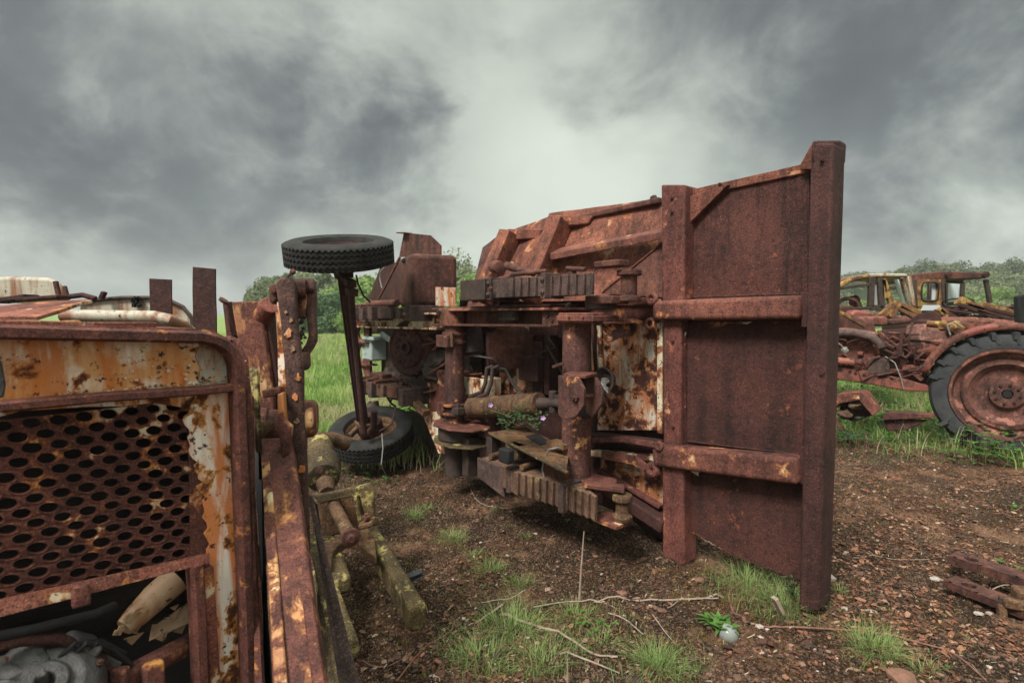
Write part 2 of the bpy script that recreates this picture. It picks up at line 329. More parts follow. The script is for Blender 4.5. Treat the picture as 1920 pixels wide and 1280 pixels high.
b = MB(); b.prism([V(1276, 425, .0), V(1290, 425, .0), V(1292, 560, .0), V(1276, 562, .0)], -TV*.02); b.split('seam_strip', M['rust_beam'], TR, .003)
b = MB()
for x0, x1, y0, y1 in ((1503, 1516, 548, 614), (1500, 1512, 838, 908)):
    b.prism([V(x0, y0, .05), V(x1, y0, .05), V(x1-2, y1, .05), V(x0-2, y1, .05)], -TV*.06)
b.split('weld_collar', M['rust_dark'], TR, .006)
for (xa, ya0, ya1, xb, yb0, yb1) in ((1232, 563, 602, 1507, 555, 597), (1232, 830, 872, 1503, 856, 905)):
    a = V(xa, (ya0+ya1)/2, .04); c = V(xb, (yb0+yb1)/2, .04); ha = (V(xa, ya0, .04)-V(xa, ya1, .04)).z; hc = (V(xb, yb0, .04)-V(xb, yb1, .04)).z
    MB().beam(a, c, .12, (ha+hc)/2).out('long_member', M['rust_red'], TR, .026, seg=4)
b = MB(); rr = random.Random(3)
for i in range(26):
    y = 470+i*22+rr.uniform(-6, 6)
    if 560 < y < 600 or 835 < y < 870: continue
    x = 1281+rr.uniform(-1, 2); q = V(x, y, -.0); s = rr.uniform(.006, .016)
    b.prism([q, q+TU*-s*rr.uniform(.5, 1.6)+Z*s*.4, q-TU*s*.7-Z*s*rr.uniform(1, 2.5), q-Z*s*1.6], TV*.006)
b.out('flaking_seam_edge', M['peel_cream'], TR, 0)
b = MB()
for pts in ([(1328, 603), (1405, 603), (1392, 607), (1366, 606), (1345, 614), (1334, 610)], [(1368, 602), (1412, 602), (1400, 608), (1378, 606)], [(1294, 873), (1311, 877), (1309, 892), (1296, 884)]):
    b.prism([V(x, y, -.008) for x, y in pts], -TV*.004)
b.split('paint_flake', M['peel_cream'], TR, 0)
rr = random.Random(8); b = MB()
for k in range(16):
    t = k/15; q = V(1286+t*70, 992+t*40, -.012); s = rr.uniform(.006, .014); b.prism([q, q-TU*s*2+Z*rr.uniform(-.006, .004), q-TU*s+Z*s*1.2+TV*.006, q+TU*.004+Z*s*.7], TV*.003)
b.split('paint_flake', M['peel_cream'], TR, 0)
b.out('torn_edge', M['peel_cream'], TR, 0)
# --- bed floor, forward of the second bearer
MB().sheet(V(1108, 603, -.03), V(1246, 603, -.03), V(1246, 806, -.03), V(1108, 806, -.03), 10, 12, .014, .02, 4, 9).out('floor_panel', M['peel_white'], TR, 0)
MB().sheet(V(1108, 560, -.045), V(1246, 556, -.045), V(1246, 606, -.045), V(1108, 606, -.045), 8, 3, .008, .02, 4, 2).out('floor_panel', M['rust_red'], TR, 0)
MB().prism([V(1126, 846, -.03), V(1246, 858, -.03), V(1246, 952, -.03), V(1180, 916, -.03), V(1126, 884, -.03)], -TV*.02).out('floor_panel', M['peel_white'], TR, 0)
MB().beam(V(1100, 815, .0), V(1240, 832, .0), .1, .05).out('floor_rib', M['rust_dark'], TR, .012)
MB().beam(V(1100, 848, -.0), V(1240, 858, -.0), .08, .045).out('floor_rib', M['peel_cream'], TR, .012)
MB().beam(V(1125, 880, .0), V(1240, 950, .0), .05, .025).out('diagonal_brace', M['rust_beam'], TR, .004)
MB().beam(V(1112, 895, .02), V(1250, 985, .02), .12, .09).out('bottom_sill', M['rust_dark'], TR, .012)
MB().beam(V(1098, 906, -.2), V(1262, 1010, -.2), .1, .06).out('bottom_sill', M['rust_dark'], TR, .01)
MB().beam(V(1112, 603, 0), V(1112, 840, 0), .05, .04).out('floor_edge', M['rust_dark'], TR, .01)
MB().beam(V(1123, 610, 0), V(1129, 730, 0), .02, .03).out('seam_strip', M['peel_cream'], TR, .003)
MB().beam(V(1238, 606, 0), V(1238, 812, 0), .015, .04).out('seam_strip', M['peel_cream'], TR, .003)
# inner bed floor behind the chassis, its shade painted as dark rust
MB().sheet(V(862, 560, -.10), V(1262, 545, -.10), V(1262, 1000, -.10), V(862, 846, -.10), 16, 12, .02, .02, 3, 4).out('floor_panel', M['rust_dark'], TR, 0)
for x0, x1, y0, y1, mt in ((968, 984, 612, 738, 'peel_cream'), (958, 968, 612, 740, 'peel_white'), (936, 955, 690, 738, 'peel_white'), (1020, 1030, 612, 740, 'rust_dark')):
    b = MB(); vbox(b, x0, y0, x1, y1, -.05, .05); b.split('seam_strip', M[mt], TR, .006)
b = MB(); vbox(b, 992, 612, 1044, 628, -.05, .04); vbox(b, 998, 640, 1018, 745, -.05, .02); b.split('floor_rib', M['rust_dark'], TR, .006)
# --- sloping side of the bed with ribs
MB().sheet(V(1030, 400, -.27), V(1241, 371, -.27), V(1245, 562, .0), V(960, 565, .06), 16, 10, .012, .02, 3, 8).out('side_plate', M['rust_side'], TR, 0)
MB().sheet(V(946, 436, -.27), V(1034, 404, -.27), V(985, 565, .06), V(905, 562, .06), 10, 10, .012, .02, 3, 18).out('side_plate', M['rust_side'], TR, 0)
MB().sheet(V(905, 464, -.25), V(948, 432, -.25), V(930, 590, .06), V(872, 590, .06), 8, 8, .008, .02, 3, 28).out('side_plate', M['rust'], TR, 0)
MB().prism([V(905, 464, -.2), V(932, 460, -.2), V(925, 480, -.15), V(893, 562, .04), V(880, 562, .04)], -TV*.05).out('side_rib', M['rust'], TR, .01)
def rib(xt, yt, xb, yb, w, top):
    a = V(xt, yt, -.13); c = V(xb, yb, .12); MB().beam(a, c, w, .16, TV).out('side_rib', M['rust_side'], TR, .009, seg=2)
    MB().prism([V(x, y, v) for x, y, v in top], -TV*.12).out('rib_top', M['rust_side'], TR, .012, seg=3)
rib(957, 437, 902, 566, .15, [(942, 433, -.12), (952, 429, -.12), (1016, 430, -.2), (1010, 447, -.2), (938, 452, -.1)])
rib(1052, 412, 990, 566, .14, [(1028, 408, -.12), (1040, 403, -.12), (1110, 405, -.2), (1104, 420, -.2), (1026, 428, -.1)])
b = MB(); b.bolt(V(946, 467, -.02), TV, .012, .004); b.out('bolt_hole', M['black'], TR, 0)
MB().beam(V(1080, 411, -.24), V(1240, 376, -.24), .06, .045).out('top_rail', M['rust'], TR, .012)
MB().beam(V(1016, 434, -.26), V(1035, 428, -.26), .06, .07).out('top_rail', M['rust'], TR, .012)
a0, a1, c1, c0 = V(1032, 475, -.06), V(1241, 433, -.04), V(1241, 446, .05), V(1032, 489, .05)
MB().prism([V(1032, 468, -.1), V(1241, 428, -.1), V(1241, 434, .04), V(1032, 476, .04)], -Z*.05).out('side_ledge', M['rust_red'], TR, .006)
MB().beam(V(1128, 548, .055), V(1242, 455, -.015), .012, .010).out('gusset_edge', M['rust_red'], TR, .003)
MB().prism([V(1128, 550, .05), V(1242, 457, -.02), V(1242, 558, .04)], -TV*.02).out('corner_gusset', M['rust'], TR, .002)
MB().blob(V(1226, 373, -.3), .028, 2, .1).out('lifting_lug', M['rust'], TR, 0)
MB().sheet(V(1098, 555, .1), V(1240, 558, .02), V(1240, 566, .06), V(1098, 564, .16), 8, 2, .004, .02).out('floor_rib', M['rust_red'], TR, 0)
# --- lashing hooks lying over the floor
def eyebar(name, pts, r, eye, er):
    b = MB()
    for i in range(len(pts)-1): b.beam(pts[i], pts[i+1], r*2.2, r*1.1, TV)
    o = b.out(name, M['rust_red'], TR, .003); MB().ring(eye, TV+Z*.15, er, r*.85, 20, 8).out('eye', M['rust_red'], o, 0)
eyebar('lashing_hook', [V(1098, 566, .12), V(1190, 568, .10), V(1212, 563, .09)], .016, V(1222, 560, .09), .030)
eyebar('lashing_hook', [V(1114, 603, .10), V(1190, 602, .08), V(1206, 606, .07)], .014, V(1219, 607, .07), .030)
eyebar('lashing_hook', [V(1112, 826, .12), V(1170, 823, .1), V(1238, 836, .1)], .016, V(1236, 836, .1), .02)
eyebar('lashing_hook', [V(1130, 852, .10), V(1190, 862, .08), V(1212, 878, .07)], .026, V(1224, 880, .07), .030)
# --- chassis rails
ub = U_of(V(1108, 590, .42))
def rail(x0, x1, y0a, y1a, y0b, y1b, v, mat, fl, nm='chassis_rail'):   # C channel, web outwards
    A0, A1 = V(x0, y0a, v), V(x0, y1a, v); B0, B1 = V(x1, y0b, v), V(x1, y1b, v)
    h = ((A0-A1).z+(B0-B1).z)/2; a = (A0+A1)/2; c = (B0+B1)/2; b = MB()
    b.beam(a-TV*fl*.5, c-TV*fl*.5, .02, h*.96)
    for sgn in (1, -1): b.beam(a+Z*sgn*h*.5, c+Z*sgn*h*.5, fl, .018)
    return b.out(nm, M[mat], TR, .003)
rail(822, 1046, 576, 612, 576, 606, .42, 'rust', .14)
rail(660, 826, 590, 612, 588, 616, .42, 'peel_cream', .10)
b = MB(); vbox(b, 1016, 583, 1046, 611, .40, .47); b.out('rail_end_plate', M['rust'], TR, .005)
b = MB(); vbox(b, 936, 582, 966, 600, .42, .46); o = b.out('spring_stop', M['dark_metal'], TR, .004)
b = MB()
for x in (938, 963): b.bolt(V(x, 591, .46), TV, .014)
b.split('bolt', M['dark_metal'], o, .001)
b = MB(); b.prism([V(822, 578, .50), V(1046, 576, .5), V(1046, 582, .5), V(960, 582, .52), V(822, 583, .52)], -TV*.3); b.out('rail_flange', M['rust_red'], TR, .004)
# lower rail, mossy, seen from above with the long slot
def hp(px, py, z): return G(px, py, z)
zl = .63
b = MB(); b.prism([hp(915, 810, zl), hp(985, 800, zl), hp(1068, 842, zl), hp(1062, 884, zl)], -Z*.012); o = b.out('chassis_rail', M['moss_rust'], TR, .003)
b = MB(); b.prism([hp(915, 810, zl-.004), hp(1062, 884, zl-.004), hp(1062, 884, zl-.085), hp(915, 810, zl-.085)], -TV*.02); b.out('rail_web', M['moss_rust'], TR, .003)
b = MB(); b.prism([hp(985, 817, zl+.006), hp(1008, 812, zl+.006), hp(1034, 828, zl+.006), hp(1012, 834, zl+.006)], -Z*.004); b.out('rail_slot', M['black'], TR, .002)
MB().beam(hp(918, 812, zl+.006), hp(1064, 886, zl+.006), .02, .018).out('rail_edge', M['moss_yellow'], TR, .004)
b = MB(); b.box(hp(968, 845, zl-.05), TU*.07, TV*.045, Z*.05); b.out('rail_block', M['moss_yellow'], TR, .008)
b = MB(); b.box(hp(958, 852, zl-.04)+TV*.04, TU*.055, TV*.03, Z*.05); b.out('rubber_stop', M['black'], TR, .014, seg=3)
b = MB(); q = V(1046, 898, .5); vbox(b, 1020, 872, 1055, 902, .38, .52); b.out('rail_end_plate', M['rust'], TR, .005)
b = MB(); vbox(b, 1024, 830, 1056, 840, .4, .5); b.split('small_bracket', M['moss_rust'], TR, .004)
b = MB(); pr = [(1050, 838), (1030, 842), (1020, 858), (1017, 880), (1022, 902)]; b.tube([V(x, y, .56) for x, y in pr], .006, 8); b.out('cable_loop', M['alu'], TR, 0)
# --- cross tubes
def vtube(x, y0, y1, v, r, mat, nm, n=28, r1=None):
    a = V(x, y0, v); c = Vector((a.x, a.y, V(x, y1, v).z)); MB().lathe(c, Z, [(0, (r1 or r)), (a.z-c.z, r)], n).out(nm, M[mat], TR, .004); return a, c
def zat(x, y, v): return V(x, y, v).z
A, _ = vtube(852, 608, 792, .42, .082, 'tube_rust', 'cross_tube')
zc = zat(850, 622, .42)
b = MB(); b.lathe(Vector((A.x, A.y, zc-.10)), Z, [(0, .10), (.03, .10), (.03, .088), (.075, .088), (.075, .105), (.10, .105)], 28); b.out('tube_clamp', M['rust'], TR, .003)
b = MB(); vbox(b, 817, 628, 838, 651, .42, .54); b.out('clamp_lug', M['rust'], TR, .005)
b = MB(); b.tube([Vector((A.x, A.y, zc-.12))+TV*.09-TU*.10, Vector((A.x, A.y, zc+.0))+TV*.09-TU*.10], .012, 8); b.blob(Vector((A.x, A.y, zc-.05))+TV*.09-TU*.04, .04, 2, .3, (1, 1, .6), 3); b.out('clamp_bolt', M['moss_rust'], TR, 0)
zc2 = zat(850, 755, .42)
b = MB()
for dz, rr_ in ((0, .115), (-.075, .115)): b.lathe(Vector((A.x, A.y, zc2+dz-.02)), Z, [(0, rr_), (.022, rr_)], 28)
b.box(Vector((A.x, A.y, zc2-.045))+TU*.07+TV*.06, TU*.05, TV*.05, Z*.05); b.out('tube_clamp', M['rust_red'], TR, .004)
b = MB(); c0 = Vector((A.x, A.y, zc2-.045))-TU*.11+TV*.04
b.box(c0, TU*.05, TV*.035, Z*.028); b.tube([c0-Z*.06, c0+Z*.06], .016, 8); b.out('clamp_bolt', M['dark_metal'], TR, .003)
def octo(px, py, z, ru, rv, th, mat, du=0):
    c = hp(px, py, z); pts = []
    for k in range(8):
        t = math.pi/8+k*math.pi/4; pts.append(c+TU*(du+math.cos(t)*ru)+TV*math.sin(t)*rv)
    MB().prism(pts, -Z*th).out('octagonal_plate', M[mat], TR, .004); return c
zo = zat(868, 795, .42)
c1 = Vector((A.x, A.y, zo)); 
def octz(z, ru, rv, mat, off):
    c = Vector((A.x, A.y, z))+off; pts = [c+TU*math.cos(math.pi/8+k*math.pi/4)*ru+TV*math.sin(math.pi/8+k*math.pi/4)*rv for k in range(8)]
    MB().prism(pts, -Z*.016).out('octagonal_plate', M[mat], TR, .004)
octz(zo, .32, .22, 'rust_red', -TU*.10); octz(zo-.14, .32, .22, 'moss_yellow', -TU*.10)
MB().lathe(Vector((A.x, A.y, zo-.13))-TU*.05, Z, [(0, .17), (.12, .17)], 28).out('pivot_drum', M['dark_metal'], TR, .004)
MB().lathe(Vector((A.x, A.y, .17)), Z, [(0, .09), (zo-.30, .09)], 20).out('cross_tube', M['dark_metal'], TR, .004)
b = MB(); b.box(Vector((A.x, A.y, .38))-TU*.24, TU*.045, TV*.06, Z*.16); b.box(Vector((A.x, A.y, .42))-TU*.42-TV*.1, TU*.04, TV*.05, Z*.14); b.split('bracket_leg', M['dark_metal'], TR, .006)
# upper end of the first tube
b = MB(); b.lathe(Vector((A.x, A.y, zat(852, 610, .42)-.005)), Z, [(0, .11), (.15, .11)], 24); b.out('tube_end', M['rust'], TR, .006)
# big rear cross tube and hinge
B2 = V(1082, 600, .36); zt, zb = zat(1082, 588, .36), zat(1082, 905, .36)
MB().lathe(Vector((B2.x, B2.y, zb)), Z, [(0, .098), (zt-zb, .094)], 32).out('cross_tube', M['tube_rust'], TR, .01)
b = MB(); z0 = zat(1075, 597, .45); b.box(Vector((B2.x, B2.y, z0))-TU*.12+TV*.03, TU*.16, TV*.12, Z*.018); b.out('top_flange', M['rust_red'], TR, .005)
b = MB(); vbox(b, 1046, 586, 1112, 606, .40, .50); b.out('flange_web', M['rust_red'], TR, .008)
MB().prism([Vector((B2.x, B2.y, zb+.05))+TU*a_+TV*b_ for a_, b_ in ((.06, .10), (.02, -.12), (-.22, -.16), (-.32, -.02), (-.30, .10), (-.2, .14))], -Z*.025).out('bottom_flange', M['rust_red'], TR, .008)
b = MB(); b.lathe(Vector((B2.x, B2.y, zb+.052))-TU*.22+TV*.03, Z, [(0, .028), (.002, .028)], 16); b.out('flange_hole', M['black'], TR, 0)
b = MB(); b.lathe(Vector((B2.x, B2.y, zb-.10))-TV*.02, Z, [(0, .09), (.1, .09)], 24); b.out('spring_pivot', M['dark_metal'], TR, .004)
MB().beam(V(1104, 616, .26), V(1112, 715, .26), .02, .02).out('weld_strip', M['peel_cream'], TR, .004)
def hingeplate(x0, x1, y0, y1, v0, th, dx=0):
    pts = [V(x, y, v0) for x, y in ((x0, y0), (x1-12, y0+3), (x1, y0+25), (x1, y1-28), (x1-14, y1-6), (x0+10, y1), (x0, y1-10))]
    return MB().prism(pts, TV*th)
hingeplate(1051, 1099, 703, 786, .60, .022).out('hinge_plate', M['tube_rust'], TR, .003)
hingeplate(1103, 1133, 704, 782, .40, .022).out('hinge_plate', M['tube_rust'], TR, .003)
b = MB(); b.prism([V(1056, 700, .58), V(1098, 704, .58), V(1120, 698, .36), V(1075, 694, .36)], -Z*.02); b.out('hinge_top', M['rust_red'], TR, .004)
b = MB(); b.tube([V(1079, 745, .64), V(1079, 745, .59), V(1119, 741, .38)], .014, 10); b.bolt(V(1080, 745, .625), TV, .026, .018); b.out('hinge_pin', M['rust'], TR, .002)
b = MB(); vbox(b, 1066, 712, 1106, 780, .34, .42); b.out('hinge_gap_shade', M['black'], TR, .004)  # black block paints the shade between the hinge plates
b = MB(); b.beam(V(1038, 688, .50), V(1054, 682, .50), .03, .02); b.out('small_tab', M['rust'], TR, .004)
# round lamp socket beside the hinge
b = MB(); c = V(1133, 712, .22); b.lathe(c, TV, [(-.06, .05), (0, .085), (.01, .088), (.012, .078), (-.03, .04)], 24); o = b.out('lamp_socket', M['dark_metal'], TR, 0)
b = MB()
for k in range(4): b.tube([c+TU*.02*k-TU*.04, c+TV*.03-Z*.03+TU*(.01*k-.03), c+TV*.02-Z*(.05+.01*k)-TU*.05], .005, 6)
b.box(c+TV*.015-TU*.02, TU*.02, TV*.01, Z*.015); b.out('wire', M['alu'], o, 0)
# --- hydraulic ram, tank, boxes and hoses
a, c = V(884, 764, .34), V(1012, 757, .26); dd = (c-a).normalized(); L = (c-a).length
MB().lathe(a, dd, [(0, .085), (.05, .088), (.06, .085), (L*.72, .088), (L*.73, .095), (L*.77, .095), (L*.78, .086), (L, .086), (L+.005, .03)], 28).out('hydraulic_ram', M['moss_rust'], TR, .003)
MB().tube([c, c+dd*.16, c+dd*.3-Z*.02], [.05, .035, .045], 14).out('ram_rod', M['dark_metal'], TR, 0)
b = MB(); b.tube([c+dd*.13-Z*.07, c+dd*.13+Z*.09], .03, 10); b.beam(c+dd*.1+Z*.04, c+dd*.6, .05, .025, TV); b.out('ram_link', M['dark_metal'], TR, .003)
b = MB(); cc = V(917, 648, .25); b.lathe(cc-TV*.2-TU*.05, (TV*.7-TU*.9), [(-.12, .10), (-.1, .17), (.12, .18), (.13, .19), (.17, .19), (.18, .175), (.21, .12)], 30); b.out('gearbox', M['rust'], TR, .004)
b = MB(); b.lathe(V(884, 640, .25), (TU*.2+Z), [(-.12, .06), (-.1, .1), (.12, .1), (.16, .07)], 20); b.out('air_reservoir', M['cast'] if 0 else M['dark_metal'], TR, .003)
zr = zat(830, 704, .52)
b = MB(); c4 = UVZ(U_of(V(829, 740, .28))+.04, .14, 0); b.box(Vector((c4.x, c4.y, (zat(829, 704, .5)+zat(829, 786, .5))/2-.03)), TU*.24, TV*.14, Z*.22); b.out('battery_box', M['rust_red'], TR, .008)
b = MB(); vbox(b, 868, 708, 905, 742, .1, .3); b.out('side_box', M['peel_cream'], TR, .01)
MB().prism([V(860, 703, .3), V(905, 698, .3), V(900, 712, .12), V(870, 714, .12)], -Z*.01).out('box_lid', M['rust_red'], TR, .003)
for k, (p0, p1_) in enumerate((((913, 690), (903, 745)), ((924, 690), (914, 748)))):
    MB().tube([V(p0[0]+12, p0[1]-4, .28), V(p0[0], p0[1], .30), V(p0[0]-3, p0[1]+28, .32), V(p1_[0], p1_[1]-10, .34), V(p1_[0]-22, p1_[1]-2, .34)], .017, 10).out('hose', M['dark_metal'], TR, 0)
MB().tube([V(925, 688, .25), V(948, 692, .2), V(962, 720, .16), V(985, 745, .12)], .014, 8).out('hose', M['dark_metal'], TR, 0)
MB().tube([V(862, 664, .3), V(900, 668, .25), V(948, 676, .2)], .008, 8).out('pipe', M['alu'], TR, 0)
MB().tube([V(880, 606, .34), V(910, 611, .35), V(944, 616, .34)], .004, 6).out('wire', M['alu'], TR, 0)
b = MB(); vbox(b, 862, 612, 880, 745, -.04, .1); vbox(b, 936, 612, 960, 700, -.04, .05); b.split('cab_back_rib', M['dark_metal'], TR, .006)
# --- rear springs (their axle is gone)
def spring(x0, x1, y0, y1, va, vb, nleaf, mat, clampx, taper=.045, bendp=0.07, split=None):
    uL = U_of(V(x0, y0, vb)); uR = U_of(V(x1, y0, vb)); xm = (x0+x1)/2; zt = (V(x1, y0, vb).z); zb_ = (V(x1, y1, vb).z); h = zt-zb_; zc_ = (zt+zb_)/2
    t = (vb-va)/nleaf; Lg = uL-uR
    for k in range(nleaf):
        ur = uR+Lg*taper*k; b = MB(); n = 8; top = []; bot = []
        for i in range(n+1):
            u = uL+(ur-uL)*i/n; s = (uL-u)/Lg; v = va+t*k-bendp*s*s; top.append((u, v+t*.92)); bot.append((u, v))
        pts = [UVZ(u, v, zc_-h/2) for u, v in top]+[UVZ(u, v, zc_-h/2) for u, v in bot[::-1]]
        b.prism(pts, Z*h); b.out('spring_leaf', M[mat], SPR, .003, seg=1)
    return uL, uR, zc_, h
SPR = None
def spring_root():
    o = bpy.data.objects.new('leaf_spring', None); COL.objects.link(o); o.parent = TR; bpy.context.view_layer.update(); return o
SPR = spring_root(); uL, uR, zc_, h = spring(884, 1100, 510, 552, .32, .56, 11, 'spring', [], .055, -.17)
b = MB()
for u, w in ((uL-.07, .16),): b.box(UVZ(u, .44, zc_), TU*w, TV*.165, Z*(h/2+.012))
b.out('centre_clamp', M['dark_metal'], SPR, .006)
b = MB(); q = V(918, 548, .62); b.bolt(UVZ(U_of(q), .605, zc_-.0), TV, .02); b.split('clamp_nut', M['rust'], SPR, 0)
b = MB()
for u, vv, hv in ((uL-.26, .45, .14), (uR+.36, .50, .085)): b.box(UVZ(u, vv, zc_), TU*.022, TV*hv, Z*(h/2+.016)); b.bolt(UVZ(u, vv+hv, zc_-.04), TV, .018); b.bolt(UVZ(u, vv+hv, zc_+.04), TV, .018)
b.split('leaf_clip', M['spring'], SPR, .004)
b = MB(); b.lathe(UVZ(uR-.09, .28, zc_-h*.8), Z, [(0, .075), (h*.25, .075), (h*.25, .05), (h*1.2, .05), (h*1.2, .075), (h*1.45, .075)], 20); b.out('spring_eye', M['rust'], SPR, .004)
b = MB(); b.box(UVZ(uR+.0, .34, zc_+h*.5+.06), TU*.10, TV*.05, Z*.02); b.box(UVZ(uR+.02, .34, zc_-h*.5-.03), TU*.10, TV*.08, Z*.025); b.split('shackle_plate', M['rust'], SPR, .008)
b = MB(); zz = zc_-h/2; b.lathe(UVZ(uR+.10, .32, zat(1090, 580, .36)), Z, [(0, .10), (zz-zat(1090, 580, .36), .10)], 24); b.out('spring_hanger', M['dark_metal'], SPR, .004)
zt_ = zc_+h/2
b = MB(); b.tube([UVZ(uL-.06, .34, zt_+.02), UVZ(uL-.30, .40, zt_+.03)], .022, 10); b.tube([UVZ(uL-.22, .36, zt_+.05), UVZ(uR+.45, .46, zt_+.04)], .016, 10); b.split('u_bolt', M['rust'], SPR, 0)
b = MB(); b.lathe(V(925, 500, .2), (V(956, 502, .3)-V(925, 500, .2)), [(0, .03), (.01, .05), (.12, .055), (.16, .05), (.165, .03)], 18); b.tube([V(950, 498, .3), V(975, 506, .32), V(1000, 513, .4)], [.032, .026, .022], 10); b.out('damper', M['rust'], TR, 0)
b = MB(); b.tube([UVZ(uR+.28, .40, zt_), UVZ(uR+.28, .40, zt_+.05)], .03, 8); b.tube([UVZ(uR+.30, .43, zt_+.05), UVZ(uR+.16, .40, zt_+.035)], .014, 8); b.out('spring_bolt', M['rust'], SPR, 0)
MB().sheet(UVZ(uL-.5, .25, zt_-h-.10), UVZ(uL-.75, .25, zt_-h-.03), UVZ(uL-.72, .33, zt_-h-.16), UVZ(uL-.5, .33, zt_-h-.2), 4, 3, .01, .02).out('torn_rubber', M['black'], TR, 0)
SPR = spring_root(); uL, uR, zc_, h = spring(903, 1112, 932, 980, .30, .60, 12, 'spring_moss', [], .052, -.26)
b = MB(); b.prism([UVZ(uL+.03, .605, zc_-h*.5), UVZ(uL+.03, .605, zc_+h*.5), UVZ(uL-.24, .605, zc_+h*.45), UVZ(uL-.30, .605, zc_-h*.95)], TV*.014); b.out('centre_clamp', M['spring'], SPR, .006)
b = MB()
for u, vv, hv in ((uL-.36, .47, .165), (uR+.26, .53, .085)): b.box(UVZ(u, vv, zc_), TU*.022, TV*hv, Z*(h/2+.014))
b.split('leaf_clip', M['spring'], SPR, .004)
b = MB()
for u in (uL-.06, uL-.42): b.tube([UVZ(u, .30, zc_+h*.5+.03), UVZ(u-.05, .60, zc_+h*.5+.03)], .021, 12)
b.split('u_bolt', M['moss_rust'], SPR, 0)
b = MB(); b.prism([UVZ(uR+.18, .48, zc_+h*.5+.012), UVZ(uR+.12, .55, zc_+h*.5+.012), UVZ(uR-.10, .44, zc_+h*.5+.012), UVZ(uR-.04, .36, zc_+h*.5+.012)], Z*.028); b.box(UVZ(uR-.01, .44, zc_-h*.5-.02), TU*.10, TV*.08, Z*.014); b.split('shackle_plate', M['rust_red'], SPR, .006)
b = MB(); b.lathe(UVZ(uR-.07, .42, zc_-h*.55), Z, [(0, .058), (h*.2, .062), (h*.3, .04), (h*.75, .04), (h*.8, .062), (h*1.05, .058)], 22); b.out('spring_eye', M['moss_rust'], SPR, .006)
# --- front part: fuel tank, cab sheet, mudguard
t0, t1 = V(771, 474, .36), V(857, 575, .36)
b = MB(); zt_, zb_ = zat(800, 475, .36), zat(800, 572, .36); u0, u1 = U_of(V(770, 520, .36)), U_of(V(858, 520, .36)); 
tf = D(771, 500, 4.95); tx_, ty_ = Vector((.91, .42, 0)), Vector((-.42, .91, 0)); twd = .45; tz1, tz0 = D(800, 475, 5.0).z, D(800, 574, 5.0).z
b.box(Vector((tf.x, tf.y, (tz1+tz0)/2))+tx_*twd/2+ty_*.27, tx_*twd/2, ty_*.27, Z*(tz1-tz0)/2)
o = b.out('fuel_tank', M['rust'], TR, .05, seg=5)
b = MB(); b.box(Vector((tf.x, tf.y, tz0+.09))+tx_*(twd-.12)-ty_*.001, tx_*.10, ty_*.004, Z*.09); b.out('tank_patch', M['grille_strip'], o, .003)
b = MB(); b.box(Vector((tf.x, tf.y, tz1-.045))-tx_*.002+ty_*.28, tx_*.012, ty_*.05, Z*.016); b.out('tank_cap', M['black'], o, .006)
MB().sheet(V(757, 436, .02), V(806, 441, .02), V(826, 460, .02), V(824, 478, .02), 4, 4, .004, .012).out('cab_panel', M['rust'], TR, 0)
MB().prism([V(757, 436, .02), V(806, 441, .02), V(826, 460, .02), V(826, 480, .02), V(748, 482, .02)], -TV*.015).out('cab_panel', M['rust'], TR, .002)
MB().beam(V(750, 437, .04), V(765, 437, .04), .1, .012).out('panel_lip', M['rust'], TR, .002)
MB().prism([V(748, 492, .1), V(716, 492, .1), V(690, 562, .1), V(748, 566, .1)], -TV*.02).out('mudguard', M['rust_dark'], TR, .002)
MB().beam(V(750, 482, .3), V(706, 568, .42), .022, .022).out('stay_rod', M['rust'], TR, .004)
MB().tube([V(722, 500, .3), V(713, 510, .3), V(712, 522, .3), V(716, 540, .3)], .008, 8).out('bent_pipe', M['alu'], TR, 0)
MB().tube([V(690, 570, .44), V(745, 568, .40)], .036, 12).out('step_tube', M['rust'], TR, 0)
MB().tube([V(668, 516, .8), V(672, 534, .75), V(682, 555, .6), V(694, 566, .5)], .010, 8).out('brake_hose', M['black'], TR, 0)
# front springs
SPR = spring_root(); uL, uR, zc_, h = spring(662, 792, 576, 598, .32, .56, 7, 'spring', [], .07, .05)
b = MB()
for u in (uL-.1, uL-.32, uL-.55, uR+.18): b.box(UVZ(u, .46, zc_), TU*.045, TV*.15, Z*(h/2+.02))
b.split('leaf_clip', M['spring'], SPR, .006)
b = MB()
for u in (uL-.05, uL-.28): b.tube([UVZ(u, .3, zc_+h/2+.03), UVZ(u-.06, .62, zc_+h/2+.03)], .018, 8)
b.split('u_bolt', M['rust'], SPR, 0)
SPR = spring_root(); uL, uR, zc_, h = spring(676, 778, 737, 762, .20, .52, 9, 'spring_moss', [], .07, .05)
b = MB()
for u in (uL-.1, uL-.35, uR+.2): b.box(UVZ(u, .40, zc_), TU*.045, TV*.17, Z*(h/2+.02))
b.split('leaf_clip', M['spring'], SPR, .006)
b = MB()
for u in (uL-.02, uL-.2, uL-.40): b.tube([UVZ(u, .18, zc_+h/2+.03), UVZ(u-.06, .56, zc_+h/2+.03)], .022, 8)
b.split('u_bolt', M['rust'], SPR, 0)
b = MB(); b.beam(V(778, 755, .42), V(800, 775, .4), .08, .06); b.beam(V(770, 742, .35), V(815, 732, .3), .06, .02); b.out('spring_hanger', M['moss_rust'], TR, .006)
MB().tube([V(700, 725, .4), V(735, 722, .42), V(765, 735, .36), V(795, 728, .3)], .014, 8).out('brake_pipe', M['rust'], TR, 0)
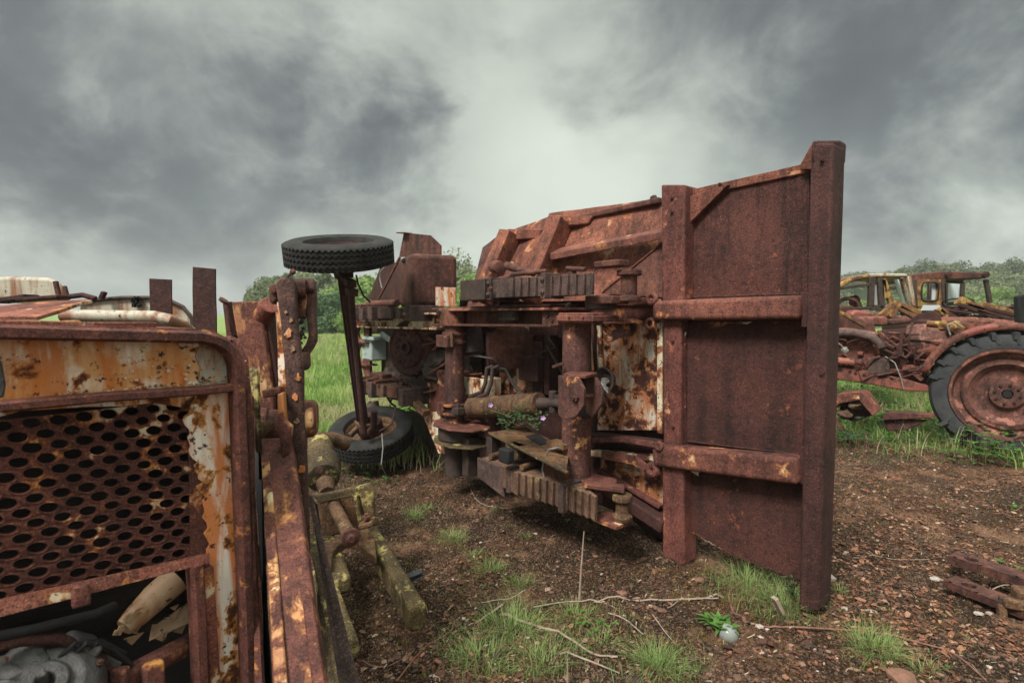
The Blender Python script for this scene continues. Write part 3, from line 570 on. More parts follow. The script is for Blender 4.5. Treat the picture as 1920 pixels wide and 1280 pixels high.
# front cross member with round holes
def holed(x0, x1, y0, y1, v, mat, holes):
    me_pts = []; 
    b = MB(); a = V(x0, (y0+y1)/2, v); ztop, zbot = V((x0+x1)/2, y0, v).z, V((x0+x1)/2, y1, v).z; ul = U_of(a); ur = U_of(V(x1, (y0+y1)/2, v)); w = abs(ul-ur); H = (ztop-zbot)/holes
    for k in range(holes):
        cz = ztop-H*(k+.5); um = (ul+ur)/2; n = 24; rr_ = min(w, H)*.36; outer = []; inner = []
        for i in range(n):
            t = 2*math.pi*i/n+math.pi/4; ct, st_ = math.cos(t), math.sin(t); m_ = max(abs(ct), abs(st_)); outer.append(UVZ(um+ct/m_*w/2, v, cz+st_/m_*H/2)); inner.append(UVZ(um+ct*rr_, v, cz+st_*rr_))
        for s_ in (0, 1):
            off = -TV*.03*s_
            for i in range(n):
                j = (i+1) % n; q = [outer[i]+off, outer[j]+off, inner[j]+off, inner[i]+off]; b.faces(q, [[0, 1, 2, 3]])
        for i in range(n):
            j = (i+1) % n; b.faces([inner[i], inner[j], inner[j]-TV*.03, inner[i]-TV*.03], [[0, 1, 2, 3]])
        b.box(UVZ(um, v-.03, ztop-H*(k+1)+.01), TU*w/2, TV*.07, Z*.008)
    bmesh.ops.remove_doubles(b.bm, verts=b.bm.verts[:], dist=.0005)
    return b.out('holed_crossmember', mat, TR, 0)
holed(661, 693, 602, 724, .40, M['rust_red'], 3)
# clutch drum, white box, engine behind
cc = V(764, 652, .40)
b = MB(); nd = (TV*.93-TU*.30+Z*.04).normalized()
b.lathe(cc-nd*.12, nd, [(0, .22), (.0, .285), (.06, .29), (.11, .275), (.12, .25), (.105, .235), (.105, .2), (.125, .19), (.13, .07), (.16, .065), (.16, .04), (.12, .035)], 40); drum = b.out('clutch_drum', M['rust_dark'], TR, .003)
b = MB(); aa = nd.cross(Z).normalized(); ab = nd.cross(aa); rq = random.Random(5)
for k in range(20):
    t = 2*math.pi*k/20; r_ = .165 if k % 2 else .13; b.lathe(cc+nd*.008+aa*math.cos(t)*r_+ab*math.sin(t)*r_, nd, [(-.01, .018), (.012, .017), (.012, .009), (-.005, .008)], 10)
b.split('drum_bolt', M['rust'], drum, 0)
b = MB(); c5 = V(702, 655, .30); b.box(c5, TU*.13, TV*.10, Z*.12); b.out('starter_box', M['pale_box'], TR, .02, seg=3)
b = MB(); b.box(V(702, 634, .35), TU*.15, TV*.08, Z*.02); b.tube([V(716, 626, .3), V(735, 640, .3)], .03); b.out('box_rim', M['pale_box'], TR, .008)
b = MB(); b.box(V(790, 650, .0), TU*.55, TV*.22, Z*.42); b.box(V(715, 610, .12), TU*.1, TV*.1, Z*.09); b.blob(V(812, 620, .2), .15, 3, .25, seed=4); b.blob(V(822, 690, .2), .16, 3, .3, seed=7); b.blob(V(735, 705, .2), .12, 3, .3, seed=9); b.out('engine_block', M['dark_metal'], TR, .01)
b = MB(); rq = random.Random(15)
for k in range(22):
    x, y = rq.uniform(776, 826), rq.uniform(600, 700); a = V(x, y, .30); b.tube([a, a+TU*rq.uniform(-.1, .1)+Z*rq.uniform(-.1, .1)+TV*.05, a+TU*rq.uniform(-.2, .2)+Z*rq.uniform(-.1, .1)], rq.uniform(.005, .012), 6)
b.out('engine_pipe', M['rust'], TR, 0)
b = MB(); rq = random.Random(16)
for k in range(26):
    x, y = rq.uniform(688, 790), rq.uniform(700, 775); a = V(x, y, .34); b.tube([a, a+TU*rq.uniform(-.12, .12)+Z*rq.uniform(-.06, .06)+TV*.04, a+TU*rq.uniform(-.25, .25)+Z*rq.uniform(-.12, .05)], rq.uniform(.004, .013), 6)
b.out('engine_pipe', M['rust_dark'], TR, 0)
b = MB(); vbox(b, 694, 700, 716, 722, .3, .42); vbox(b, 728, 726, 744, 746, .4, .5); b.split('small_bracket', M['rust'], TR, .006)
# cab side resting on the ground
MB().sheet(V(760, 770, .1), V(858, 770, .05), V(862, 880, .05), V(770, 868, .1), 8, 6, .03, .02).out('cab_side', M['dark_metal'], TR, 0)
b = MB(); b.prism([V(790, 772, .34), V(826, 772, .32), V(834, 850, .32), V(822, 850, .34)], -TV*.02); b.out('cab_bracket', M['peel_cream'], TR, .003)
b = MB(); b.beam(V(705, 760, .4), V(690, 775, .5), .06, .06); b.blob(V(700, 767, .45), .09, 2, .25); b.out('spring_shoe', M['dark_metal'], TR, .004)
# --- front axle and wheels
wt = hit(637, 473, Vector((0, 4.6, 0)), Vector((0, 1, 0))); wb = hit(697, 812, Vector((0, 5.25, 0)), Vector((0, 1, 0)))
ax = (hit(640, 505, Vector((0, 4.68, 0)), Vector((0, 1, 0)))-hit(686, 790, Vector((0, 5.2, 0)), Vector((0, 1, 0)))).normalized()
at_, ab_ = hit(643, 508, Vector((0, 4.62, 0)), Vector((0, 1, 0))), hit(681, 800, Vector((0, 5.1, 0)), Vector((0, 1, 0)))
b = MB(); sx = ax.cross(TV).normalized()
b.beam(at_, ab_-ax*.03, .07, .022, TV); b.beam(at_+sx*.033, ab_+sx*.033, .016, .09, TV); b.beam(at_-sx*.033, ab_-sx*.033, .016, .09, TV); b.out('front_axle', M['rust_dark'], TR, .006)
b = MB(); b.tube([hit(658, 524, Vector((0, 4.5, 0)), Vector((0, 1, 0))), hit(661, 590, Vector((0, 4.6, 0)), Vector((0, 1, 0))), hit(683, 812, Vector((0, 4.85, 0)), Vector((0, 1, 0)))], .026, 10); b.out('track_rod', M['rust_dark'], TR, 0)
b = MB()
for px, py in ((656, 530), (659, 547)): b.box(hit(px, py, Vector((0, 4.5, 0)), Vector((0, 1, 0))), sx*.05, TV*.04, Z*.03)
b.split('rod_clamp', M['rust_dark'], TR, .006)
def wheel(c, axd, Rr, W, up):
    o = bpy.data.objects.new('wheel', None); COL.objects.link(o); o.parent = TR; bpy.context.view_layer.update()
    w = W/2; r = Rr; tp = [(-w*.55, r*.60), (-w*.9, r*.64), (-w*1.05, r*.76), (-w*1.0, r*.88), (-w*.86, r*.965), (-w*.80, r*.985)]
    tread = []
    for g in (-.62, -.21, .21, .62):
        z_ = g*w; tread += [(z_-.016, r, .010), (z_-.014, r*.975, .010), (z_+.005, r*.975, .010), (z_+.007, r, .010)]
    prof = tp+tread+[(-a_, b_) for a_, b_ in tp[::-1]]; n = 120
    b = MB(); b.lathe(c, axd, prof, n, cap=False); b.out('tyre', M['rubber'], o, 0)
    b = MB(); rim = [(-w*.6, r*.62), (-w*.5, r*.60), (-w*.3, r*.56), (0, r*.54), (w*.3, r*.56), (w*.5, r*.60), (w*.6, r*.62)]; b.lathe(c, axd, rim, 48, cap=False)
    s = -1 if up else 1
    b.lathe(c, axd, [(s*-w*.1, r*.55), (s*-w*.05, r*.45), (s*w*.2, r*.33), (s*w*.25, r*.12)], 40); o2 = b.out('rim', M['moss_rust'] if not up else M['rust_dark'], o, 0)
    b = MB(); b.lathe(c+axd*(-.02 if up else .02), axd*(-1 if up else 1), [(0, r*.30), (w*1.2, r*.28), (w*1.2, r*.16), (w*1.9, r*.13), (w*1.9, r*.05)], 28); b.out('brake_hub', M['rust_dark'], o, .003)
    return o
axw = (ax+Vector((.045, .085, 0))).normalized(); wheel(wt, axw, .455, .215, True); wb_ = wheel(wb, ax, .41, .20, False)
b = MB(); b.box(at_+ax*.01, sx*.10, TV*.06, Z*.05); b.tube([at_-sx*.1, at_+sx*.08-Z*.06], .035, 10); b.out('kingpin_yoke', M['rust_dark'], TR, .01)
b = MB(); kb = ab_; b.box(kb-ax*.02, sx*.07, TV*.06, ax*.07); b.beam(kb+TV*.05, kb+TV*.16+sx*.05-ax*.05, .05, .05); b.out('kingpin_yoke', M['moss_rust'], TR, .012)
b = MB(); b.tube([hit(x, y, Vector((0, yy, 0)), Vector((0, 1, 0))) for x, y, yy in ((702, 770, 4.9), (700, 800, 4.95), (690, 812, 4.95))], .03, 8); b.tube([hit(x, y, Vector((0, yy, 0)), Vector((0, 1, 0))) for x, y, yy in ((742, 765, 5.0), (735, 795, 4.9), (712, 808, 4.9))], .01, 6); b.out('brake_lever', M['rust_dark'], TR, 0)

# weld beads and small fittings where plates meet
b = MB()
for i, (x0, y0, x1, y1, v) in enumerate(((1286, 372, 1286, 555, -.02), (1286, 606, 1286, 832, -.012), (1288, 876, 1288, 985, -.015), (1516, 330, 1516, 550, -.02), (1510, 615, 1508, 838, -.012), (1290, 557, 1500, 551, -.01), (1290, 603, 1500, 600, -.01), (1290, 872, 1498, 903, -.01), (1290, 827, 1498, 852, -.01), (1236, 606, 1236, 806, .0), (1112, 604, 1236, 604, -.01))): _weld(b, V(x0, y0, v), V(x1, y1, v), .0065, i)
b.split('weld_bead', M['rust_dark'], TR, 0)
b = MB()
for i, (x, y, v) in enumerate(((1260, 372, .072), (1260, 398, .072), (1541, 300, .08), (1541, 700, .072), (1027, 592, .472), (1036, 602, .472), (1262, 640, .048), (1262, 800, .048), (1350, 346, -.005), (1095, 596, .505), (1068, 596, .505))): b.bolt(V(x, y, v), TV, .011, .007)
b.split('bolt', M['rust_dark'], TR, 0)
b = MB()
for i in range(14):
    rr = random.Random(60+i); x, y = rr.uniform(870, 1040), rr.uniform(612, 735); a = V(x, y, rr.uniform(.0, .12)); b.tube([a, a+TU*rr.uniform(-.15, .15)-Z*rr.uniform(.02, .12), a+TU*rr.uniform(-.3, .3)-Z*rr.uniform(.1, .3)], rr.uniform(.004, .012), 6)
b.split('cable', M['dark_metal'], TR, 0)
b = MB(); b.box(V(1000, 690, .05), TU*.12, TV*.06, Z*.10); b.box(V(960, 640, .06), TU*.07, TV*.06, Z*.06); b.split('side_box', M['rust_dark'], TR, .008)

# ================================================================== machine with the perforated grille, far left
GM = thing('grille_machine', 'rusted engine bonnet with perforated front grille and peeling white and orange paint', 'bonnet', GO+Vector((-.2, -.1, -1.5)))
def path_sweep(pts, w, h, mat, nm, par, nrm=GN, bev=.012):     # rounded bar along a path in the grille plane
    b = MB()
    rings = []
    for i, p in enumerate(pts):
        d = (pts[min(i+1, len(pts)-1)]-pts[max(i-1, 0)]).normalized(); s = d.cross(nrm).normalized()
        prof = [(-.5, -.5), (-.5, .25), (-.3, .5), (.3, .5), (.5, .25), (.5, -.5)]
        rings.append([b.bm.verts.new(p+s*x*w+nrm*y*h) for x, y in prof])
    for i in range(len(pts)-1):
        for k in range(6): b.bm.faces.new([rings[i][k], rings[i][(k+1) % 6], rings[i+1][(k+1) % 6], rings[i+1][k]])
    b.bm.faces.new(rings[0]); b.bm.faces.new(rings[-1][::-1])
    return b.out(nm, M[mat], par, 0)
fr = [(-90, 612), (0, 622), (150, 626), (300, 630), (375, 632), (400, 637), (420, 647), (434, 662), (442, 682), (445, 720), (448, 800), (456, 1000), (462, 1150), (468, 1330)]
path_sweep([P(x, y, .035) for x, y in fr], .034, .05, 'frame_rust', 'surround_frame', GM)
# thick rounded bonnet edge going back behind the frame
b = MB(); fr2 = [(-90, 600), (0, 607), (150, 610), (300, 614), (378, 616), (404, 622), (426, 634), (442, 652), (452, 676), (456, 720)]
front = [P(x, y, .03) for x, y in fr2]; back = [p-GN*.34 for p in front]; back2 = [p-GN*.34-Z*.012+(P(250, 900, .03)-p)*.0 for p in front]
for i in range(len(front)-1): b.faces([front[i], front[i+1], back[i+1], back[i]], [[0, 1, 2, 3]])
bmesh.ops.remove_doubles(b.bm, verts=b.bm.verts[:], dist=.0001); b.out('bonnet_skin', M['frame_top'], GM, 0)
b = MB(); f1 = [P(x, y, .03) for x, y in fr2]; f2 = [P(x, y, .034) for x, y in fr[:10]]
for i in range(min(len(f1), len(f2))-1): b.faces([f1[i], f1[i+1], f2[i+1], f2[i]], [[0, 1, 2, 3]])
bmesh.ops.remove_doubles(b.bm, verts=b.bm.verts[:], dist=.0001); b.out('bonnet_front_edge', M['frame_top'], GM, 0)
# upper band
MB().sheet(P(-100, 618, 0), P(385, 628, 0), P(430, 728, 0), P(-100, 780, 0), 22, 8, .002, .01, 9, 3).out('grille_band', M['grille_band'], GM, 0)
MB().prism([P(372, 634, .005), P(402, 642, .005), P(424, 658, .005), P(436, 690, .005), P(436, 724, .005), P(380, 730, .005), P(372, 712, .005), P(376, 690, .005), P(366, 668, .005), P(374, 650, .005)], -GN*.004).out('pale_patch', M['cream'], GM, .001)
path_sweep([P(-100, 776, .028), P(0, 762, .028), P(200, 744, .028), P(380, 732, .028), P(436, 726, .028)], .024, .04, 'frame_rust', 'grille_bar', GM)
b = MB(); rr = random.Random(9)
for i in range(90):
    t = rr.uniform(0, 1); x = 60+t*375; y = 760-(t*375+60)*.085-10+rr.uniform(-2, 2); s = rr.uniform(.002, .005); q = P(x, y, .006)
    b.prism([q, q+GE*s*2, q+GE*s+Z*s*1.5], GN*s)
for i in range(80):
    q = P(rr.gauss(330, 60), rr.gauss(705, 20), .002); s = rr.uniform(.002, .005); b.prism([q, q+GE*s*2, q+GE*s*1.4+Z*s*1.5, q+Z*s], GN*rr.uniform(.002, .005))
b.out('paint_flakes', M['grille_strip'], GM, 0, kind='stuff')
b = MB(); b.prism([P(-10, 672, .03), P(4, 676, .03), P(12, 720, .03), P(8, 745, .03), P(-10, 748, .03)], -GN*.012); b.out('lamp_edge', M['cast'], GM, .004)
# perforated sheet: brick lattice of cells, each with its own hole
gx0 = (P(-120, 900)-GO).dot(GE); gx1 = (P(372, 900)-GO).dot(GE)
def gz(y): return P(300, y).z
org = P(384, 742); ztop = org.z; aw, bh = .0500, .0300; nx, ny = 18, 21
b = MB(); gr = random.Random(2)
for j in range(ny):
    for i in range(nx):
        u = -i*aw-(aw/2 if j % 2 else 0); z = -j*bh-.02
        cx = org+GE*(u-.03)+Z*z
        # lower limit follows the sloping bottom edge
        nn = 14; rx, rz = .0172, .0121; outer = []; inner = []; wob = gr.uniform(.92, 1.1)
        for k in range(nn):
            t = 2*math.pi*(k+.5)/nn; ct, st = math.cos(t), math.sin(t); m_ = max(abs(ct), abs(st)); outer.append(cx+GE*ct/m_*aw/2+Z*st/m_*bh/2)
            w_ = wob*(1+.08*noise.noise(cx*40+Vector((ct, st, 0))*2)); inner.append(cx+GE*ct*rx*w_+Z*(st*rz-ct*rx*.16)*w_)
        cs = [cx+GE*sx_*aw/2+Z*sz_*bh/2 for sx_, sz_ in ((1, 1), (-1, 1), (-1, -1), (1, -1))]
        mid_ = [cx+(p-cx)*1.13+GN*.0018 for p in inner]; inner = [p-GN*.0015 for p in inner]
        for k in range(nn):
            l = (k+1) % nn; b.faces([outer[k], outer[l], mid_[l], mid_[k]], [[0, 1, 2, 3]]); b.faces([mid_[k], mid_[l], inner[l], inner[k]], [[0, 1, 2, 3]]); lip = GN*-.008
            b.faces([inner[k], inner[l], inner[l]+lip, inner[k]+lip], [[0, 1, 2, 3]])
            if abs((outer[l]-outer[k]).normalized().dot(Z)) not in (0, 1) and 0.05 < abs((outer[l]-outer[k]).normalized().dot(Z)) < .98:
                mid = (outer[k]+outer[l])/2-cx; c_ = cx+GE*math.copysign(aw/2, mid.dot(GE))+Z*math.copysign(bh/2, mid.z); b.faces([outer[k], outer[l], c_], [[0, 1, 2]])
bmesh.ops.remove_doubles(b.bm, verts=b.bm.verts[:], dist=.0008)
for v in b.bm.verts: v.co += GN*.004*noise.noise(v.co*7)
# cut away what lies below the sloping lower edge
e0, e1 = P(-100, 1170), P(392, 1046); en = (e1-e0).cross(GN).normalized()
if en.z > 0: en = -en
bmesh.ops.bisect_plane(b.bm, geom=b.bm.verts[:]+b.bm.edges[:]+b.bm.faces[:], plane_co=e0, plane_no=en, clear_outer=True)
b.out('perforated_sheet', M['grille_holes'], GM, 0)
# plain margin right of the holes, and above
MB().sheet(P(352, 752, .004), P(392, 748, .004), P(392, 1046, .004), P(358, 1056, .004), 6, 16, .002, .006, 9).out('sheet_margin', M['grille_holes'], GM, 0)
b = MB(); zz = [( -120, 776), (-20, 766), (100, 757), (230, 749), (340, 743), (392, 740)]
for i in range(5):
    x0, y0 = zz[i]; x1, y1 = zz[i+1]; rr = random.Random(i); d0 = 14+6*math.sin(i*2); b.prism([P(x0, y0, .006), P(x1, y1, .006), P(x1, y1+14+6*math.sin(i*2+2), .006), P((x0+x1)/2, (y0+y1)/2+9, .006), P(x0, y0+d0, .006)], -GN*.004)
b.out('sheet_margin', M['grille_strip'], GM, 0)
e = [(372, 740), (438, 730), (440, 800), (448, 1000), (458, 1300), (408, 1300), (402, 1180), (396, 1060), (388, 1010), (384, 960), (378, 925), (372, 890), (362, 860), (352, 820), (346, 780), (352, 760)]
rr = random.Random(31); jag = []
for i, (x, y) in enumerate(e):
    jag.append(P(x, y, .008))
    if 5 < i < 15:
        x2, y2 = e[i+1] if i+1 < len(e) else e[0]
        for t in (.2, .4, .6, .8): jag.append(P(x+(x2-x)*t+rr.uniform(-7, 7), y+(y2-y)*t, .008))
MB().prism(jag, -GN*.006).out('grille_strip', M['grille_strip'], GM, 0)
MB().beam(P(433, 735, .012), P(455, 1300, .012), .012, .02, GN).out('strip_fold', M['grille_strip'], GM, .003)
# lower edge bar, clip, inner post
MB().sheet(P(-100, 1146, .012), P(392, 1036, .012), P(392, 1054, .02), P(-100, 1182, .02), 24, 2, .004, .008, 9).out('lower_lip', M['frame_top'], GM, 0)
b = MB(); b.prism([P(135, 1100, .03), P(165, 1094, .03), P(172, 1112, .035), P(172, 1134, .035), P(136, 1144, .035)], -GN*.02); b.out('clip', M['frame_rust'], GM, .006)
path_sweep([P(366, 1056, .01), P(372, 1150, .01), P(378, 1320, .01)], .036, .05, 'frame_rust', 'inner_post', GM)
MB().beam(P(386, 1060, -.0), P(402, 1320, -.0), .03, .04, GN).out('inner_post', M['frame_top'], GM, .004)
# radiator behind the sheet
MB().beam(P(-160, 960, -.12), P(400, 930, -.12), .04, .75).out('radiator_core', M['radiator'], GM, .004)
b = MB()
for k in range(120): b.beam(P(-160, 960, -.098)-Z*(.36-k*.006), P(400, 930, -.098)-Z*(.36-k*.006), .003, .0018)
b.out('radiator_fins', M['radiator'], GM, 0)
MB().tube([P(-120, 1215, -.02), P(60, 1180, -.02), P(180, 1150, -.02), P(215, 1135, -.04)], .012, 12).out('rubber_seal', M['black'], GM, 0)
# exposed lower parts: broken tan pipe, casting, orange plate
b = MB(); b.tube([P(330, 1085, -.08), P(290, 1120, -.07), P(255, 1155, -.06), P(232, 1176, -.05)], [.043, .040, .033, .024], 16); b.out('bent_pipe', M['tan_pipe'], GM, 0)
b = MB(); rr = random.Random(4)
for i in range(6):
    q = P(215+i*8, 1180-i*8, -.04+rr.uniform(-.01, .01)); b.prism([q, q+GE*.02+Z*rr.uniform(-.01, .02), q+GE*.012-Z*.02, q-GE*.006-Z*.012], GN*.004)
b.out('torn_metal', M['tan_pipe'], GM, .001)
MB().sheet(P(285, 1170, -.1), P(350, 1130, -.1), P(360, 1165, -.08), P(280, 1200, -.08), 8, 6, .02, .01, 14).out('torn_plate', M['tan_pipe'], GM, 0)
MB().sheet(P(205, 1262, -.02), P(366, 1180, -.08), P(370, 1220, -.05), P(240, 1290, -.0), 10, 6, .012, .03, 8, bulge=.03).out('side_casing', M['orange_peel'], GM, 0)
b = MB(); c = P(80, 1296, -.0); b.lathe(c, (GN+Z*1.2), [(-.1, .13), (-.02, .13), (.02, .115), (.035, .10), (.05, .075), (.045, .05), (.06, .045), (.06, .02), (.02, .018)], 36); b.blob(P(135, 1225, -.06), .055, 3, .15, (1.3, .8, 1), 2); b.blob(P(40, 1262, -.06), .075, 3, .2, (1.2, .9, .9), 5); b.beam(P(130, 1210, -.06), P(215, 1250, -.04), .05, .05); b.out('pump_casting', M['cast'], GM, .004)
b = MB(); b.beam(P(222, 1320, .01), P(226, 1250, .0), .04, .03); b.beam(P(290, 1320, .02), P(285, 1240, .01), .05, .04); b.out('engine_stud', M['frame_rust'], GM, .008)
b = MB(); rr = random.Random(14)
for k in range(9):
    t = 2*math.pi*k/9; c_ = P(80, 1296, -.0)+(GN+Z*1.2).normalized()*.03; q1 = GE; q2 = (GN+Z*1.2).normalized().cross(GE); b.bolt(c_+q1*math.cos(t)*.108+q2*math.sin(t)*.108, GN+Z*1.2, .009, .008)
b.split('casting_bolt', M['rust'], GM, 0)
b = MB()
for k in range(3): b.tube([P(110+k*26, 1232-k*5, -.01), P(140+k*20, 1205, .0), P(190+k*14, 1200+k*10, -.02), P(236+k*10, 1225+k*22, -.02)], .005+.003*(k == 1), 8)
b.split('wire', M['black'], GM, 0)
b = MB(); b.tube([P(-30, 1215, -.03), P(40, 1200, -.02), P(110, 1196, -.03), P(190, 1230, -.03), P(230, 1290, -.02)], .014, 12); b.out('hose', M['rust_dark'], GM, 0)
b = MB()
for k in range(12): x = 230+rr.uniform(-15, 140); y = 1120+rr.uniform(0, 110); q = P(x, y, -.10+rr.uniform(0, .03)); b.prism([q, q+GE*rr.uniform(.02, .05)+Z*rr.uniform(-.01, .02), q+GE*rr.uniform(.01, .04)-Z*rr.uniform(.01, .03)], GN*.004)
b.split('torn_metal', M['tan_pipe'], GM, 0)
MB().beam(P(-200, 1260, -.3), P(420, 1240, -.3), .05, .8).out('bay_shade_sheet', M['black'], GM, 0)  # added black sheet, paints the dark of the gap behind these parts
# raised strips on top of the bonnet edge
def TP(px, py, off): return P(px, py, off)
b = MB(); b.prism([TP(-100, 597, .02), TP(112, 602, .02), TP(112, 612, .02), TP(-100, 607, .02)], -GN*.10); b.out('bonnet_step', M['frame_top'], GM, .004)
b = MB(); b.prism([TP(112, 602, .0), TP(150, 600, -.06), TP(158, 608, -.04), TP(112, 614, .0)], -GN*.05); b.out('bonnet_step', M['frame_top'], GM, .003)
b = MB(); b.prism([TP(174, 604, -.02), TP(296, 604, -.02), TP(292, 618, -.02), TP(176, 618, -.02)], -GN*.08); b.out('bonnet_badge_bar', M['frame_rust'], GM, .003)
# second bonnet edge (outer tube just right of the frame)
path_sweep([D(x, y, 1.78) for x, y in ((428, 634), (436, 636), (444, 650), (456, 675), (460, 720), (462, 800), (474, 1000), (492, 1330))], .018, .05, 'frame_rust', 'outer_edge', GM)

# ---- separate scrap lying behind the grille machine
MB().tube([D(118, 592, 2.1), D(150, 592, 2.1), D(290, 594, 2.1), D(318, 600, 2.1), D(345, 612, 2.15), D(360, 625, 2.2)], .024, 20).out('scrap_tube', M['cream'], None, 0, label='cream painted round tube with rust spots lying behind the bonnet edge', category='tube')
MB().sheet(D(-60, 572, 2.0), D(172, 561, 2.0), D(70, 594, 1.7), D(-60, 597, 1.7), 14, 6, .01, .012, 5).out('scrap_sheet', M['frame_top'], None, .002, label='flat red rusted sheet lying slanted on top of the far left bonnet', category='metal sheet')
b = MB(); b.beam(D(0, 565, 2.3), D(60, 556, 2.3), .08, .02); b.beam(D(40, 562, 2.25), D(118, 556, 2.25), .06, .015); b.tube([D(130, 556, 2.3), D(155, 553, 2.3), D(180, 560, 2.3)], .012, 8); b.out('scrap_bar', M['rust_dark'], None, .004, label='dark rusted scrap bars lying under the cream panel at far left', category='scrap bar')
c = thing('cab_roof', 'cream rust-stained vehicle cab roof with rounded corner at far left', 'cab', D(60, 560, 3.0))
b = MB(); pr = [(-60, 518), (30, 518), (90, 520), (112, 528), (125, 545), (131, 562), (-60, 562)]; b.prism([D(x, y, 3.0) for x, y in pr], Vector((-.74, .9, 0))); b.out('roof_panel', M['cream'], c, .02, seg=3)
b = MB(); b.beam(D(104, 527, 2.97), D(112, 562, 2.97), .02, .02, Vector((0, 1, 0))); b.beam(D(121, 536, 2.97), D(128, 562, 2.97), .015, .02, Vector((0, 1, 0))); b.out('window_rail', M['rust'], c, .003)
c = thing('mudguard', 'weathered cream curved mudguard with dark rim behind two upright rusty plates', 'mudguard', D(260, 600, 3.1))
arc = [(150, 567), (185, 562), (230, 558), (280, 558), (320, 563), (345, 575), (362, 598), (366, 640)]
b = MB(); f1 = [D(x, y, 3.1) for x, y in arc]; b.prism(f1+[D(150, 640, 3.1)], Vector((0, .03, 0))); b.out('side_plate', M['cream'], c, .004)
b = MB(); b.tube([p-Vector((0, .01, 0)) for p in f1], .011, 8); b.out('rim', M['dark_metal'], c, 0)
b = MB(); b.beam(D(190, 560, 3.05), D(196, 547, 3.05), .03, .02); b.out('stay', M['rust_dark'], c, .003)
b = MB(); rr = random.Random(6)
for i in range(60): q = D(rr.uniform(244, 262), rr.uniform(560, 577), 3.07); s = rr.uniform(.006, .016); b.prism([q, q+Vector((s, 0, s*.4)), q+Vector((s*.6, 0, s*1.2))], Vector((0, .008, 0)))
b.out('tar_patch', M['black'], c, 0)
def uplate(x0, x1, y0, y0b, y1, d, lab):
    MB().sheet(D(x0, y0, d), D(x1, y0b, d), D(x1+3, y1, d), D(x0+2, y1, d), 6, 14, .006, .008, 5, x0).out('steel_plate', M['rust_tail'] if 0 else M['rust_dark'], None, .0015, label=lab, category='steel plate')
uplate(280, 321, 522, 524, 760, 2.6, 'shorter upright rusted steel plate standing in front of the cream mudguard')
uplate(361, 404, 500, 504, 800, 2.45, 'taller upright rusted steel plate standing next to the bonnet corner')

# ================================================================== lifting arm assembly
LA = thing('loader_arm', 'tall rusted lifting arm with pinned link plates and flaking orange paint', 'lifting arm', D(545, 1280, 1.9)+Vector((0, 0, -.5)))
YV = Vector((0, 1, 0))
def dpoly(pts, y, th, mat, nm, bev=.005, par=None, k=0):
    return MB().prism([D(a, c, (y+(d[0] if d else 0))) for a, c, *d in pts], YV*th).out(nm, M[mat], par or LA, bev)
# leaning post: broad plate with side
dpoly([(433, 566), (486, 564), (498, 640), (512, 740), (520, 840), (474, 840), (462, 740), (447, 650)], 2.05, .10, 'loader_peel', 'post_plate', .006)
dpoly([(486, 566), (497, 566), (520, 700), (530, 840), (520, 840), (508, 720)], 2.07, .16, 'rust_dark', 'post_side', .004)
dpoly([(416, 568), (426, 564), (430, 600), (436, 632), (424, 634), (419, 590)], 2.15, .05, 'rust', 'post_flange', .006)
b = MB(); b.tube([D(418, 566, 2.12), D(421, 562, 2.12)], .02, 8); b.out('bolt', M['rust'], LA, 0)
dpoly([(430, 618), (424, 575), (434, 575), (442, 636)], 2.2, .04, 'rust_dark', 'post_flange', .004)
# link: long left bar with forked head
lk = thing  # (helper alias unused)
dpoly([(515, 535, .0), (519, 523, 0), (530, 518, 0), (541, 519, 0), (549, 528, 0), (552, 545), (556, 620), (561, 655), (566, 700), (566, 760), (571, 830), (575, 960), (578, 1060), (545, 1000), (540, 830), (533, 700), (524, 600)], 1.92, .035, 'link_rust', 'link_bar', .010)
dpoly([(572, 522), (582, 520), (588, 530), (590, 560), (588, 590), (591, 620), (591, 640), (583, 655), (568, 676), (562, 690), (555, 668), (572, 645), (577, 630), (574, 600), (571, 560)], 1.99, .035, 'link_rust', 'link_fork', .008)
dpoly([(552, 664), (566, 660), (568, 690), (560, 700), (552, 690)], 1.93, .09, 'link_rust', 'link_web', .01)
b = MB(); p0 = D(547, 540, 1.9); xd = Vector((1, .35, 0)).normalized()
b.lathe(D(549, 541, 1.97), xd, [(0, .038), (.045, .038)], 26); o = b.out('pin_boss', M['rust'], LA, .004)
MB().lathe(D(552, 541, 1.98), (xd), [(-.02, .02), (.07, .02)], 16).out('pin', M['rust_dark'], LA, .003)
dpoly([(552, 523), (562, 520), (571, 523), (573, 560), (568, 600), (553, 596)], 1.975, .05, 'loader_peel', 'rod_end', .012)
dpoly([(558, 527), (566, 525), (570, 530), (570, 544), (566, 547), (563, 541), (559, 538)], 1.966, .004, 'peel_cream', 'paint_flake', .0005)
rr = random.Random(90)
for fx, fy, fs in ((540, 625, 9), (548, 655, 6), (558, 708, 8), (552, 745, 7), (545, 600, 5), (556, 790, 6), (566, 880, 9), (562, 930, 6), (536, 585, 4)):
    dpoly([(fx+fs*math.cos(t)*rr.uniform(.4, 1), fy+fs*1.3*math.sin(t)*rr.uniform(.4, 1)) for t in [6.283*k/9 for k in range(9)]], 1.914, .004, 'grille_strip' if fs > 6 else 'tan_pipe', 'paint_flake', 0)
b = MB(); b.tube([D(538, 520, 1.93), D(545, 514, 1.92), D(548, 511, 1.92)], .004, 8); b.blob(D(549, 510, 1.92), .011, 2, .05); b.out('pin_knob', M['rust'], LA, 0)
b = MB(); rr = random.Random(12)
for i in range(26): b.blob(D(rr.uniform(557, 572), rr.uniform(590, 655), 1.98), rr.uniform(.004, .012), 1, .3, seed=i)
b.out('packed_dirt', M['dark_metal'], LA, 0, kind='stuff')
